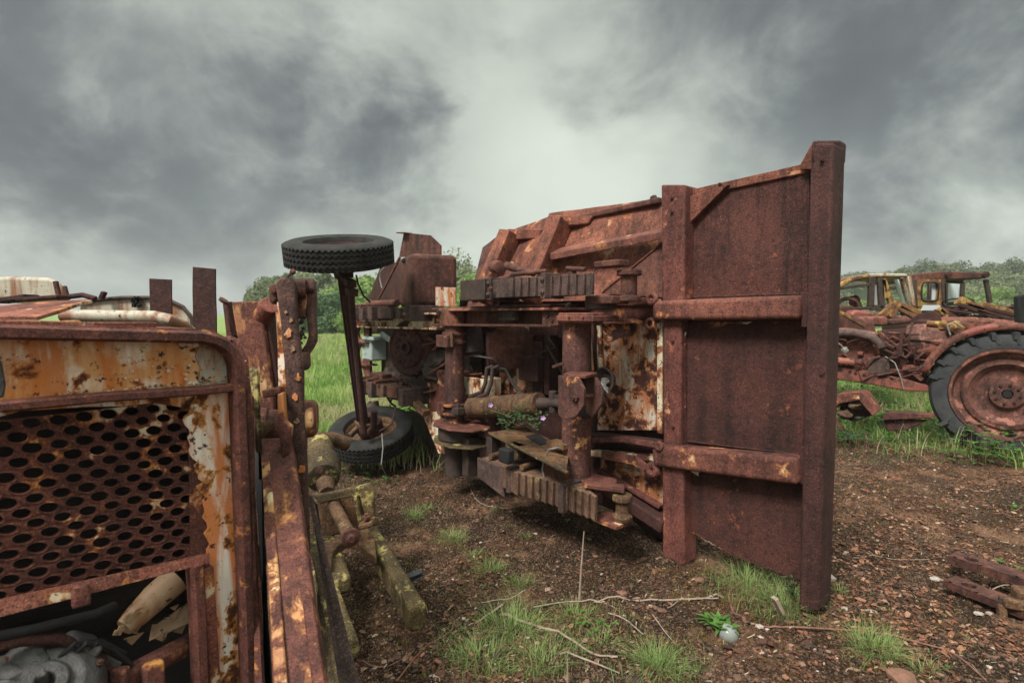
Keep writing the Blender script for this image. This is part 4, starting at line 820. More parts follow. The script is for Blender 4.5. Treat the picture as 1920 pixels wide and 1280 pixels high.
# sleeve left of the head, running back and down
b = MB(); s0, s1 = D(486, 604, 2.1), D(516, 556, 2.02); b.lathe(s0, s1-s0, [(-.02, .036), (.01, .040), (.03, .036), (.05, .039), (.07, .036), (.09, .039), (.11, .036)], 26); b.out('ribbed_sleeve', M['frame_top'], LA, .002)
dpoly([(503, 534), (514, 531), (520, 545), (521, 560), (512, 572), (504, 566)], 1.95, .05, 'rust', 'sleeve_lug', .008)
b = MB(); b.bolt(D(514, 546, 1.95), Vector((.3, -1, 0)), .012, .01); b.out('bolt', M['rust'], LA, .001)
dpoly([(497, 610), (519, 600), (524, 720), (528, 840), (512, 840), (508, 730)], 2.2, .08, 'rust_dark', 'inner_column', .01)
b = MB(); b.tube([D(524, 585, 2.0), D(531, 700, 1.98), D(536, 770, 1.96)], .014, 10); b.out('ram_rod', M['alu'] if 0 else M['tan_pipe'], LA, 0)
# orange-cream guard strip in front of the ram
MB().sheet(D(519, 566, 1.93), D(528, 575, 1.93), D(540, 800, 1.92), D(523, 800, 1.92), 3, 16, .006, .008, 12).out('guard_strip', M['grille_strip'], LA, 0)
# lower boss, horizontal
b = MB(); l0, l1 = D(492, 806, 2.02), D(552, 802, 2.06); b.lathe(l0, l1-l0, [(-.02, .085), (.02, .085), (.022, .075), (.09, .075), (.092, .088), (.16, .088)], 30); b.out('pivot_boss', M['rust'], LA, .004)
b = MB(); l2 = D(566, 785, 2.0); b.lathe(l2, Vector((1, .25, 0)), [(0, .072), (.045, .070), (.055, .055)], 28); b.out('pivot_cap', M['orange_peel'], LA, .006)
b = MB(); l3 = D(487, 805, 1.95); b.lathe(l3, Vector((-.5, -.9, 0)), [(-.05, .032), (.0, .032), (.005, .022), (.012, .02)], 22); b.out('pivot_stub', M['moss_rust'], LA, .003)
dpoly([(519, 740), (530, 735), (534, 790), (545, 800), (540, 850), (528, 860), (520, 800)], 1.86, .03, 'orange_peel', 'pivot_plate', .005)
b = MB(); b.beam(D(496, 738, 1.9), D(528, 732, 1.9), .04, .03); b.out('spacer_block', M['rust'], LA, .005)
# the long arm coming towards the camera
def quadbeam(a0, a1, b0, b1, ya, yb, th, mat, nm, bev=.006):
    p = [D(a0[0], a0[1], ya), D(a1[0], a1[1], ya), D(b1[0], b1[1], yb), D(b0[0], b0[1], yb)]
    n = (p[1]-p[0]).cross(p[3]-p[0]).normalized(); n = -n if n.y < 0 else n
    return MB().prism(p, n*th).out(nm, M[mat], LA, bev)
quadbeam((487, 820), (545, 818), (510, 1310), (614, 1310), 1.93, 1.30, .05, 'orange_peel', 'main_arm', .01)
quadbeam((487, 830), (503, 828), (514, 1310), (540, 1310), 1.915, 1.285, .012, 'loader_peel', 'arm_ridge', .005)
quadbeam((533, 850), (546, 850), (588, 1310), (614, 1310), 1.915, 1.285, .012, 'frame_rust', 'arm_ridge', .005)
quadbeam((468, 690), (480, 690), (497, 900), (484, 900), 1.95, 1.85, .02, 'moss_yellow', 'side_strip', .004)
quadbeam((462, 740), (472, 740), (492, 1330), (480, 1330), 1.9, 1.5, .02, 'frame_rust', 'side_strip', .003)
quadbeam((474, 830), (488, 830), (512, 1330), (494, 1330), 2.1, 1.6, .02, 'black', 'side_strip', .003)  # black bar stands in for the shaded gap beside the arm
quadbeam((575, 930), (584, 950), (672, 1320), (640, 1320), 2.0, 1.55, .02, 'spring', 'grey_bar', .004)
quadbeam((576, 1000), (590, 1040), (640, 1310), (604, 1310), 2.1, 1.7, .03, 'moss_yellow', 'mossy_bar', .006)
b = MB(); rr = random.Random(22)
for i in range(60):
    t = rr.random(); x = 500+rr.uniform(0, 44)+t*45; y = 840+t*420; yy = 1.93-(y-820)/490*.63-.012; q = D(x, y, yy); s = rr.uniform(.004, .011)
    b.prism([q, q+Vector((s, 0, s*.3)), q+Vector((s*.7, 0, -s*1.3)), q+Vector((-s*.3, 0, -s*.8))], Vector((0, -.002, 0)))
b.out('paint_flakes', M['loader_peel'], LA, 0, kind='stuff')

# ================================================================== lift fork on the ground
LF = thing('lift_fork', 'moss-yellowed forked hitch yoke with two prongs lying on the dirt', 'fork', G(690, 1010))
def gpoly(pts, z, th, mat, nm, bev=.01, par=LF): return MB().prism([G(x, y, z) for x, y in pts], -Z*th).out(nm, M[mat], par, bev, seg=3)
zf = .22
b = MB(); a0 = G(690, 1000, .26); 
def slab(p0, p1, w, h, mat, nm, bev=.02, par=LF): return MB().beam(p0, p1, w, h).out(nm, M[mat], par, bev, seg=3)
slab(G(694, 1005, .20), G(784, 1160, .14), .085, .13, 'moss_yellow', 'prong')
slab(G(600, 1080, .20), G(650, 1225, .12), .11, .10, 'moss_yellow', 'prong')
slab(G(606, 1010, .22), G(636, 1100, .22), .12, .09, 'moss_yellow', 'prong')
gpoly([(598, 1042), (604, 1020), (640, 1000), (690, 988), (704, 1006), (706, 1044), (690, 1032), (668, 1014), (650, 1012), (634, 1020), (624, 1036), (622, 1060), (600, 1070)], .30, .05, 'moss_rust', 'yoke', .012)
# box frame standing on the yoke
dpo = lambda pts, y, th, mat, nm, bev=.01: MB().prism([D(a, c, y) for a, c in pts], YV*th).out(nm, M[mat], LF, bev, seg=3)
dpo([(586, 930), (614, 924), (690, 908), (700, 918), (702, 985), (690, 992), (674, 930), (628, 938), (600, 945)], 2.95, .04, 'moss_yellow', 'bracket_frame')
dpo([(580, 940), (632, 930), (640, 1000), (600, 1012), (586, 1000)], 3.05, .05, 'moss_rust', 'bracket_plate')
dpo([(632, 932), (676, 924), (690, 985), (640, 998)], 3.08, .04, 'moss_rust', 'bracket_plate')
dpo([(583, 946), (592, 946), (600, 1000), (590, 1006)], 2.94, .03, 'moss_rust', 'bracket_rib', .005)
dpo([(662, 930), (668, 930), (680, 984), (672, 986)], 2.93, .06, 'moss_yellow', 'bracket_rib', .005)
slab(D(676, 984, 2.92), D(702, 976, 2.92), .09, .03, 'moss_rust', 'bracket_foot', .008)
b = MB(); b.bolt(D(687, 973, 2.9), Z, .025, .02); b.out('bolt', M['rust'], LF, .002)
b = MB(); b.tube([D(622, 938, 3.1), D(628, 950, 2.95), D(655, 1003, 2.62)], .034, 18); b.out('push_rod', M['moss_rust'], LF, 0)
b = MB(); q = D(659, 1010, 2.6); dr = (D(655, 1003, 2.62)-D(628, 950, 2.95)).normalized(); b.lathe(q-dr*.04, dr, [(0, .044), (.012, .05), (.03, .05), (.036, .026), (.05, .022)], 8); b.out('rod_end', M['rust'], LF, .004)
b = MB(); g0, g1 = D(606, 893, 3.3), D(596, 822, 3.7); b.lathe(g0, g1-g0, [(-.03, .04), (-.02, .10), (.10, .12), (.16, .115), (.18, .09), (.22, .095), (.26, .088), (.30, .095), (.34, .088), (.38, .09), (.45, .07)], 28); b.blob(D(590, 880, 3.4), .12, 3, .15, seed=3); b.out('hitch_cylinder', M['moss_yellow'], LF, .004)
b = MB(); b.tube([D(610, 905, 3.2), D(614, 925, 3.1)], [.055, .045], 16); b.tube([D(575, 826, 3.6), D(620, 822, 3.7), D(650, 832, 3.8)], .05, 12); b.split('hose_stub', M['moss_rust'], LF, 0)
b = MB(); b.lathe(D(600, 880, 3.17), Vector((.2, -1, 0)), [(0, .02), (.01, .02)], 8); b.out('bolt', M['rust'], LF, 0)

# ================================================================== small scrap on the ground
CL = thing('clevis_bars', 'pair of rusted flat bars with round holes on mossy ground at right edge', 'clevis', G(1870, 1110))
def holebar(p0, p1, w, th, hole_at, name):
    d = (p1-p0).normalized(); s = Z.cross(d).normalized(); L = (p1-p0).length; b = MB(); n = 20; up = Z
    def loop(zoff):
        out_ = []
        for k in range(n):
            t = math.pi/2+math.pi*k/(n-1); out_.append(p0+d*(w*.30)+d*math.cos(t)*w*.5*.8+s*math.sin(t)*w/2+up*zoff)
        return out_
    xs = [0]+sorted(hole_at)+[L]
    # strip cells, each containing a hole
    cells = []; half = w*.55
    for hc in hole_at: cells.append((hc-half, hc+half, hc))
    segs = []; cur = 0
    for a_, c_, h_ in cells:
        if a_ > cur: segs.append((cur, a_, None))
        segs.append((max(a_, cur), c_, h_)); cur = c_
    segs.append((cur, L, None))
    for zo, sg in ((0, 1), (-th, -1)):
        for a_, c_, h_ in segs:
            if h_ is None: b.faces([p0+d*a_-s*w/2+up*zo, p0+d*c_-s*w/2+up*zo, p0+d*c_+s*w/2+up*zo, p0+d*a_+s*w/2+up*zo], [[0, 1, 2, 3]])
            else:
                cx = (a_+c_)/2; hw = (c_-a_)/2
                for k in range(16):
                    t0 = 2*math.pi*(k+.5)/16; t1 = 2*math.pi*(k+1.5)/16
                    def o_(t):
                        ct, st = math.cos(t), math.sin(t); m_ = max(abs(ct), abs(st)); 
                        return p0+d*(cx+ct/m_*hw)+s*st/m_*w/2+up*zo
                    def i_(t, z=zo): return p0+d*(cx+math.cos(t)*w*.27)+s*math.sin(t)*w*.27+up*z
                    b.faces([o_(t0), o_(t1), i_(t1), i_(t0)], [[0, 1, 2, 3]])
                    if zo == 0: b.faces([i_(t0), i_(t1), i_(t1, -th), i_(t0, -th)], [[0, 1, 2, 3]])
    e_ = [p0-s*w/2, p0+d*L-s*w/2, p0+d*L+s*w/2, p0+s*w/2]
    for k in range(4): b.faces([e_[k], e_[(k+1) % 4], e_[(k+1) % 4]-up*th, e_[k]-up*th], [[0, 1, 2, 3]])
    bmesh.ops.remove_doubles(b.bm, verts=b.bm.verts[:], dist=.0006)
    return b.out(name, M['rust'], CL, .004)
holebar(G(1785, 1036, .16), G(1960, 1090, .16), .12, .045, [.09, .36], 'flat_bar')
holebar(G(1780, 1082, .10), G(1930, 1140, .10), .12, .04, [.09], 'flat_bar')
MB().beam(G(1900, 1112, .10), G(2010, 1128, .10), .09, .07).out('yoke_body', M['moss_rust'], CL, .015, seg=3)
for q0, q1, nm in ((G(1880, 1128, .12), G(1990, 1150, .12), 'yoke_top'), (G(1877, 1132, .10), G(1880, 1166, .02), 'yoke_side'), (G(1880, 1172, .02), G(1990, 1196, .02), 'yoke_base')):
    MB().beam(q0, q1, .035, .05).out(nm, M['moss_rust'], CL, .012, seg=3)
MB().beam(G(1892, 1150, .06)+Vector((0, .06, 0)), G(1990, 1172, .06)+Vector((0, .06, 0)), .03, .12).out('yoke_recess', M['dark_metal'], CL, .004)
BK = thing('scrap_track_piece', 'bent rusted plates of a broken bucket lying in weeds beside the tail beam', 'scrap metal', F(1600, 780, .3)+Vector((0, 0, -.1)))
def fpoly(pts, off, th, mat, nm, bev=.008, par=BK): return MB().prism([F(x, y, off) for x, y in pts], -FN*th).out(nm, M[mat], par, bev)
fpoly([(1556, 752), (1572, 738), (1612, 735), (1614, 750), (1575, 756), (1560, 770)], .5, .35, 'rust_red', 'bent_plate')
fpoly([(1612, 734), (1622, 738), (1646, 772), (1636, 780), (1612, 752)], .5, .3, 'rust_red', 'bent_plate')
fpoly([(1556, 770), (1570, 790), (1585, 806), (1575, 808), (1555, 786)], .5, .06, 'rust', 'rib')
fpoly([(1576, 756), (1612, 750), (1636, 778), (1600, 792), (1572, 778)], .3, .05, 'rust_dark', 'inner_plate')
b = MB()
for px, py in ((1608, 757), (1585, 775)): b.blob(F(px, py, .38), .07, 3, .35, (1.3, 1, .8), px)
b.out('lichen_clump', M['spring_moss'], BK, 0)
PB = thing('scrap_channel', 'long flat rusted channel lying in the weeds below the red tractor', 'scrap metal', F(1700, 785, .3)+Vector((0, 0, -.05)))
fpoly([(1654, 778), (1668, 772), (1748, 776), (1752, 783), (1700, 786), (1656, 788)], .45, .16, 'rust', 'channel_top', .01, PB)
fpoly([(1656, 788), (1700, 786), (1740, 788), (1700, 806), (1662, 808)], .40, .06, 'rust_dark', 'channel_side', .01, PB)
# glass bulb by the dandelion
b = MB(); c = G(1380, 1190, .03); b.lathe(c-Vector((.03, -.02, .005)), Vector((.8, -.5, -.35)), [(-.034, .031), (-.03, .036), (0, .044), (.022, .040), (.042, .024), (.048, .003)], 28, cap=False)
m, nt, bs = newmat('old_glass'); bs.inputs['Base Color'].default_value = (.36, .39, .36, 1); bs.inputs['Roughness'].default_value = .3; bs.inputs['Alpha'].default_value = .62; bs.inputs['Coat Weight'].default_value = .4
b.out('glass_bulb', m, None, 0, label='dusty glass lamp bulb lying beside a leafy rosette in front of the truck', category='glass bulb')
b = MB(); b.beam(G(766, 1086, .06), G(792, 1076, .07), .07, .006); b.beam(G(764, 1080, .09), G(790, 1070, .09), .05, .006); b.out('rubber_scrap', M['rubber_far'], None, .001, label='small curled piece of grey rubber beside the mossy fork prong', category='rubber scrap')
b = MB(); b.beam(G(1452, 1120, .12), G(1467, 1150, .03), .035, .02); b.out('wood_chip', M['twig'], None, .003, label='pale splintered chip sticking out of the grass below the tail beam', category='chip')

# ================================================================== red tractor at right
FT = thing('farm_tractor', 'rusted red tractor with large flat rear wheel in the foreground of the scrap row', 'tractor', FO-Vector((0, 0, .69)))
def fp(pts, off, th, mat, nm, bev=.008, par=FT): return MB().prism([F(x, y, off) for x, y in pts], -FN*th).out(nm, M[mat], par, bev)
wc = FO.copy(); wh = bpy.data.objects.new('rear_wheel', None); COL.objects.link(wh); wh.parent = FT; bpy.context.view_layer.update()
b = MB(); b.lathe(wc, FN, [(-.17, .50), (-.18, .56), (-.16, .64), (-.10, .675), (.10, .675), (.16, .64), (.18, .56), (.17, .50)], 64, cap=False)
aa = FA; ab = Z
for k in range(20):
    for s in (1, -1):
        t = 2*math.pi*(k+(.5 if s < 0 else 0))/22; t2 = t+.20; pts = []
        for (tt, ax_, r_) in ((t, 0.0, .665), (t+.055, 0.0, .665), (t2+.07, s*.19, .60), (t2, s*.19, .60)):
            pts.append(wc+FN*ax_+(aa*math.cos(tt)+ab*math.sin(tt))*r_)
        top = []
        for (tt, ax_, r_) in ((t, 0.0, .715), (t+.045, 0.0, .715), (t2+.055, s*.20, .68), (t2+.01, s*.20, .68)):
            top.append(wc+FN*ax_+(aa*math.cos(tt)+ab*math.sin(tt))*r_)
        b.faces(pts+top, [[0, 1, 2, 3], [7, 6, 5, 4], [0, 4, 5, 1], [1, 5, 6, 2], [2, 6, 7, 3], [3, 7, 4, 0]])
        side = []
        if s > 0:
            for (tt, r_, ax_) in ((t2, .68, .195), (t2+.06, .68, .195), (t2+.10, .55, .185), (t2+.06, .55, .185)): side.append(wc+FN*ax_+(aa*math.cos(tt)+ab*math.sin(tt))*r_)
            b.prism(side, -FN*.04)
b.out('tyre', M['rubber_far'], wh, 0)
b = MB(); b.lathe(wc, FN, [(.15, .50), (.175, .49), (.17, .465), (.08, .45), (.06, .40)], 56, cap=False)
b.lathe(wc, FN, [(.0, .50), (.03, .42), (.09, .38), (.10, .33), (.06, .30), (.02, .25)], 56, cap=False)
b.out('rim', M['tractor_rim'], wh, 0)
b = MB(); b.lathe(wc, FN, [(.02, .46), (.04, .30), (.02, .22), (.03, .16), (.07, .15), (.08, .12), (.07, .05), (.03, .045)], 48); o = b.out('wheel_disc', M['tractor_rim'], wh, 0)
b = MB()
for k in range(8):
    t = 2*math.pi*k/8+.2; b.bolt(wc+FN*.075+(aa*math.cos(t)+ab*math.sin(t))*.105, FN, .016, .012)
b.split('wheel_nut', M['rust_dark'], o, 0)
b = MB(); b.lathe(wc+FN*.05, FN, [(0, .04), (.03, .038)], 20); b.out('hub_hole', M['black'], o, 0)
# mudguard over the wheel
b = MB(); prev = None; n = 22
for k in range(n):
    t0 = R(165)-R(150)*k/n; t1 = R(165)-R(150)*(k+1)/n
    q = lambda t, r_, o_: wc+(FA*math.cos(math.pi-t)*-1+Z*math.sin(t))*r_+FN*o_
    q = lambda t, r_, o_: wc+(FA*-math.cos(t)*-1)*r_+Z*math.sin(t)*r_+FN*o_
    # t measured so that the guard spans from the front (towards the engine) over the top
    ta, tb = math.pi-t0, math.pi-t1
    pa = lambda t, r_, o_: wc+FA*math.cos(t)*r_+Z*math.sin(t)*r_+FN*o_
    b.faces([pa(ta, .77, -.2), pa(tb, .77, -.2), pa(tb, .77, .16), pa(ta, .77, .16)], [[0, 1, 2, 3]])
    b.faces([pa(ta, .78, .16), pa(tb, .78, .16), pa(tb, .70, .17), pa(ta, .70, .17)], [[0, 1, 2, 3]])
bmesh.ops.remove_doubles(b.bm, verts=b.bm.verts[:], dist=.001); o = b.out('mudguard', M['tractor_red'], FT, 0)
o.modifiers.new('thick', 'SOLIDIFY').thickness = .012
# chassis beam, engine, gearbox
fp([(1545, 683), (1640, 697), (1740, 722), (1745, 735), (1700, 733), (1640, 722), (1545, 708)], .10, .5, 'tractor_red', 'frame_beam', .012)
b = MB()
for i, x in enumerate((1567, 1577, 1594, 1604, 1620, 1650, 1672)): b.bolt(F(x, 690+i*3.2, .105), FN, .018, .003)
b.split('beam_hole', M['black'], FT, 0)
fp([(1548, 628), (1640, 632), (1648, 700), (1548, 684)], 0, .35, 'tractor_red', 'engine_block', .015)
fp([(1548, 616), (1580, 615), (1650, 625), (1652, 636), (1600, 630), (1548, 632)], .04, .3, 'tractor_rim', 'cylinder_head', .012)
b = MB(); b.tube([F(x, y, .12) for x, y in ((1550, 630), (1562, 624), (1600, 624), (1635, 632), (1650, 645), (1652, 652))], .05, 12)
for x in (1570, 1598, 1628): b.tube([F(x, 626, .12), F(x+2, 638, .05)], .035, 8)
b.out('exhaust_manifold', M['spring'], FT, 0)
fp([(1640, 662), (1690, 664), (1735, 690), (1742, 722), (1690, 712), (1645, 702)], -.02, .35, 'tractor_red', 'gearbox', .02)
b = MB(); b.lathe(F(1728, 680, .0), FN, [(0, .06), (.03, .06), (.035, .04), (.01, .035)], 20); b.out('bearing_cap', M['spring'], FT, 0)
b = MB(); b.lathe(F(1560, 676, .12), -FA, [(0, .05), (.25, .055), (.27, .035), (.33, .045), (.34, .02)], 18); b.out('starter_motor', M['tractor_rim'], FT, 0)
b = MB(); rr = random.Random(41)
for k in range(34):
    x, y = rr.uniform(1552, 1735), rr.uniform(632, 705); a = F(x, y, .08); b.tube([a, a+FA*rr.uniform(-.2, .2)+Z*rr.uniform(-.1, .1)+FN*.05, a+FA*rr.uniform(-.3, .3)+Z*rr.uniform(-.15, .12)], rr.uniform(.008, .018), 6)
b.out('engine_pipe', M['rust'], FT, 0)
b = MB(); rr = random.Random(43)
for k in range(30):
    x, y = rr.uniform(1552, 1740), rr.uniform(636, 712); a = F(x, y, .03); b.box(a, FA*rr.uniform(.02, .08), FN*.04, Z*rr.uniform(.015, .05))
b.split('engine_cover', M['tractor_red'], FT, .008)
b = MB(); b.tube([F(1545, 640, .2), F(1562, 634, .2), F(1580, 650, .18), F(1588, 656, .16)], .008, 6); b.tube([F(1660, 668, .1), F(1678, 680, .15), F(1690, 710, .15), F(1694, 730, .12)], .007, 6); b.tube([F(1782, 628, .1), F(1776, 610, .12), F(1790, 604, .12), F(1802, 612, .1)], .010, 6); b.out('cable', M['alu'], FT, 0)
b = MB(); b.blob(F(1584, 656, .18), .04, 2, .2); b.out('connector', M['alu'], FT, 0)
# fuel tank: drum with domed ends
t0, t1 = F(1696, 640, -.1), F(1780, 645, -.1)
b = MB(); d = (t1-t0); L = d.length; b.lathe(t0, d, [(0, .10), (.02, .19), (.06, .215), (L*.5, .225), (L*.85, .20), (L, .15)], 32); b.out('fuel_tank', M['tractor_rim'], FT, 0)
b = MB()
for t in (.16, ): b.ring(t0+d*t, d, .23, .012, 40, 6)
b.out('tank_strap', M['rust_dark'], FT, 0)
b = MB(); b.beam(F(1690, 634, .13), F(1765, 642, .13), .012, .02, FN); b.beam(F(1691, 622, .14), F(1687, 668, .14), .04, .02, FN); b.beam(F(1660, 624, .1), F(1692, 627, .1), .03, .02); b.beam(F(1655, 630, .12), F(1650, 654, .12), .05, .03, FN); b.split('tank_bracket', M['rust_dark'], FT, .004)
fp([(1705, 616), (1715, 610), (1765, 612), (1780, 620), (1770, 626), (1710, 622)], -.1, .3, 'tractor_red', 'tank_cover', .03)
b = MB(); b.lathe(F(1733, 606, -.2), Z, [(-.03, .10), (.03, .10), (.035, .06), (.05, .05)], 20); b.out('filler_cap', M['rust_dark'], FT, .004)
b = MB(); b.tube([F(1738, 606, .0), F(1770, 608, .0)], .035, 10); b.blob(F(1768, 608, 0), .05, 2, .2); b.tube([F(1764, 606, 0), F(1765, 618, .02)], .03, 8); b.blob(F(1790, 614, .05), .08, 2, .25); b.out('hydraulic_valve', M['yellow_peel'], FT, 0)
fp([(1645, 620), (1698, 616), (1694, 640), (1690, 665), (1660, 660), (1650, 640)], -.25, .2, 'rust_dark', 'bulkhead', .01)
fp([(1706, 600), (1722, 588), (1750, 582), (1764, 590), (1766, 606), (1708, 610)], -.5, .03, 'rust_dark', 'seat_back', .008)
b = MB(); b.tube([F(1650, 668, .1), F(1638, 672, .12), F(1625, 688, .1)], .018, 8); b.beam(F(1715, 700, .1), F(1730, 712, .1), .05, .03, FN); b.split('lever', M['rust'], FT, .003)
b = MB(); b.box(F(1650, 690, -.05), FA*.12, FN*.15, Z*.13); b.out('clutch_housing', M['spring'], FT, .02)

# ================================================================== yellow cab machines behind
def DP(pts, y, th, mat, nm, par, bev=.012): return MB().prism([D(a, c, y) for a, c in pts], Vector((.1, 1, 0)).normalized()*th).out(nm, M[mat], par, bev)
def bars(lst, y, w, mat, nm, par, th=.06):
    b = MB()
    for q in lst:
        yy = y+(q[4] if len(q) > 4 else 0)
        b.beam(D(q[0], q[1], yy), D(q[2], q[3], yy), w, th, Vector((0, 1, 0)))
    return b.split(nm, M[mat], par, .01)
m, nt, bs = newmat('dusty_glass'); bs.inputs['Base Color'].default_value = (.55, .6, .6, 1); bs.inputs['Roughness'].default_value = .25; bs.inputs['Alpha'].default_value = .55; M['glass'] = m
m, nt, bs = newmat('white_glass'); bs.inputs['Base Color'].default_value = (.55, .60, .62, 1); bs.inputs['Roughness'].default_value = .4; M['white_glass'] = m
Y1 = 8.6
K1 = thing('cab_tractor', 'loader with arched yellow-edged cab roof and open windows behind the red tractor', 'loader', D(1640, 600, Y1)+Vector((0, 0, -1.45)))
b = MB(); prof = [(1563, 541), (1575, 531), (1600, 519), (1628, 514), (1660, 513), (1700, 514), (1704, 519), (1660, 519), (1630, 521), (1600, 528), (1572, 542)]
b.prism([D(x, y, Y1) for x, y in prof], Vector((.15, 1.3, .0))); b.out('roof', M['yellow_peel'], K1, .02)
b = MB(); b.prism([D(x, y, Y1-.02) for x, y in ((1630, 513), (1662, 512), (1700, 513), (1704, 518), (1632, 519))], Vector((.1, .9, 0))); b.out('roof_front', M['cream'], K1, .015)
bars([(1634, 519, 1632, 576), (1566, 540, 1568, 590), (1650, 521, 1653, 578), (1632, 576, 1655, 578)], Y1, .09, 'dark_metal', 'cab_pillar', K1)
bars([(1655, 523, 1672, 572), (1655, 524, 1658, 560)], Y1, .08, 'yellow_peel', 'cab_pillar', K1)
bars([(1703, 518, 1712, 574), (1690, 521, 1704, 572, .2)], Y1, .06, 'cream', 'windscreen_frame', K1)
bars([(1568, 541, 1632, 533, .0), (1570, 580, 1632, 577, 0)], Y1, .05, 'dark_metal', 'window_rail', K1)
bars([(1566, 544, 1568, 590, 1.2), (1632, 522, 1632, 576, 1.2), (1700, 521, 1702, 572, 1.1), (1658, 540, 1700, 538, 1.1)], Y1, .06, 'dark_metal', 'cab_pillar', K1)
DP([(1636, 538), (1648, 536), (1649, 572), (1637, 572)], Y1+.05, .02, 'glass', 'door_glass', K1, .002)
DP([(1602, 543), (1628, 543), (1628, 564), (1602, 560)], Y1+1.0, .02, 'glass', 'rear_glass', K1, .002)
DP([(1676, 523), (1686, 524), (1704, 570), (1692, 568), (1683, 545)], Y1+.3, .02, 'white_glass', 'windscreen_glass', K1, .002)
DP([(1592, 590), (1605, 580), (1670, 590), (1712, 594), (1712, 604), (1600, 606)], Y1-.3, .6, 'tractor_red', 'bonnet', K1, .05)
DP([(1600, 596), (1660, 592), (1672, 600), (1664, 612), (1610, 612), (1596, 604)], Y1-.9, .5, 'tractor_red', 'engine_cover', K1, .05)
DP([(1668, 598), (1708, 597), (1712, 606), (1670, 610)], Y1-.8, .5, 'rust', 'engine_cover', K1, .03)
bars([(1566, 580, 1620, 612), (1568, 584, 1576, 572)], Y1-1.2, .045, 'yellow_peel', 'stay', K1, .04)
bars([(1652, 594, 1676, 570), (1676, 568, 1724, 588), (1668, 596, 1680, 574), (1684, 576, 1716, 594)], Y1-.5, .09, 'yellow_peel', 'loader_boom', K1, .08)
b = MB(); b.ring(D(1690, 586, Y1-.2), Vector((.5, .4, 1)), .19, .014, 28, 6); b.beam(D(1690, 586, Y1-.2), D(1700, 604, Y1-.2), .03, .03); b.out('steering_wheel', M['black'], K1, 0)
DP([(1566, 575), (1600, 572), (1612, 585), (1590, 596), (1566, 592)], Y1-.1, .5, 'rust_dark', 'fender', K1, .03)
b = MB(); b.lathe(D(1600, 565, Y1+.3), Vector((.3, -1, .1)), [(0, .10), (.05, .10), (.05, .05)], 16); b.tube([D(1606, 560, Y1+.2), D(1614, 580, Y1+.2)], .04); b.ring(D(1590, 578, Y1+.1), Vector((.3, 1, 0)), .16, .03, 20, 6); b.out('controls', M['rust'], K1, 0)
DP([(1560, 585), (1590, 588), (1640, 604), (1650, 640), (1560, 640)], Y1-1.0, .6, 'rust', 'front_body', K1, .04)
Y2 = 9.8
K2 = thing('cab_tractor', 'loader with flat-topped yellow cab, rounded side window and whitened panes', 'loader', D(1780, 600, Y2)+Vector((0, 0, -1.45)))
b = MB(); b.prism([D(x, y, Y2) for x, y in ((1704, 515), (1765, 508), (1848, 511), (1850, 522), (1768, 524), (1706, 526))], Vector((.2, 1.5, 0))); b.out('roof', M['rust'], K2, .02)
b = MB()
for x, y in ((1776, 515), (1846, 515)): b.lathe(D(x, y, Y2-.05), Vector((0, -1, 0)), [(0, .055), (.05, .055), (.06, .03)], 14)
b.split('roof_lamp', M['rust_dark'], K2, 0)
bars([(1713, 524, 1716, 578), (1768, 523, 1770, 580), (1805, 528, 1803, 566, .9), (1772, 530, 1772, 570), (1848, 524, 1856, 568), (1772, 527, 1805, 529, .5), (1772, 570, 1806, 568, .5)], Y2, .07, 'dark_metal', 'cab_pillar', K2)
# yellow door frame with a rounded opening
b = MB(); oc = D(1743, 546, Y2); n = 28; ou = []; inn = []
W_, H_ = (D(1768, 546, Y2)-D(1719, 546, Y2)).x/2, (D(1743, 524, Y2)-D(1743, 575, Y2)).z/2
oc = D(1743, 549, Y2)
for k in range(n):
    t = 2*math.pi*(k+.5)/n; ct, st = math.cos(t), math.sin(t); m_ = max(abs(ct), abs(st)); ou.append(oc+Vector((ct/m_*W_, 0, st/m_*H_)))
    e_ = .45; inn.append(oc+Vector((math.copysign(abs(ct)**e_, ct)*W_*.64, 0, math.copysign(abs(st)**e_, st)*H_*.68+.02)))
for s in (0, .05):
    for k in range(n): l = (k+1) % n; b.faces([ou[k]+Vector((0, s, 0)), ou[l]+Vector((0, s, 0)), inn[l]+Vector((0, s, 0)), inn[k]+Vector((0, s, 0))], [[0, 1, 2, 3]])
for k in range(n): l = (k+1) % n; b.faces([inn[k], inn[l], inn[l]+Vector((0, .05, 0)), inn[k]+Vector((0, .05, 0))], [[0, 1, 2, 3]])
b.out('door', M['yellow_peel'], K2, 0)
b = MB(); b.tube([p+Vector((0, -.01, 0)) for p in inn]+[inn[0]+Vector((0, -.01, 0))], .014, 6); b.out('door_seal', M['black'], K2, 0)
bars([(1743, 532, 1742, 562)], Y2, .05, 'dark_metal', 'door_bar', K2)
DP([(1745, 534), (1758, 534), (1758, 562), (1745, 562)], Y2+.06, .01, 'white_glass', 'door_glass', K2, .001)
DP([(1775, 530), (1802, 531), (1802, 566), (1776, 568)], Y2+1.0, .01, 'white_glass', 'side_glass', K2, .001)
DP([(1716, 530), (1721, 530), (1721, 575), (1716, 575)], Y2+.1, .01, 'white_glass', 'side_glass', K2, .001)
DP([(1704, 530), (1715, 529), (1716, 572), (1706, 572)], Y2+.5, .01, 'white_glass', 'side_glass', K2, .001)
DP([(1732, 572), (1762, 572), (1768, 582), (1728, 582)], Y2-.02, .03, 'white_glass', 'lower_glass', K2, .001)
DP([(1722, 572), (1768, 572), (1776, 590), (1722, 592)], Y2+.02, .1, 'yellow_peel', 'cab_side', K2, .01)
DP([(1770, 580), (1800, 576), (1820, 590), (1812, 604), (1772, 604)], Y2-.3, .4, 'rust_dark', 'platform', K2, .03)
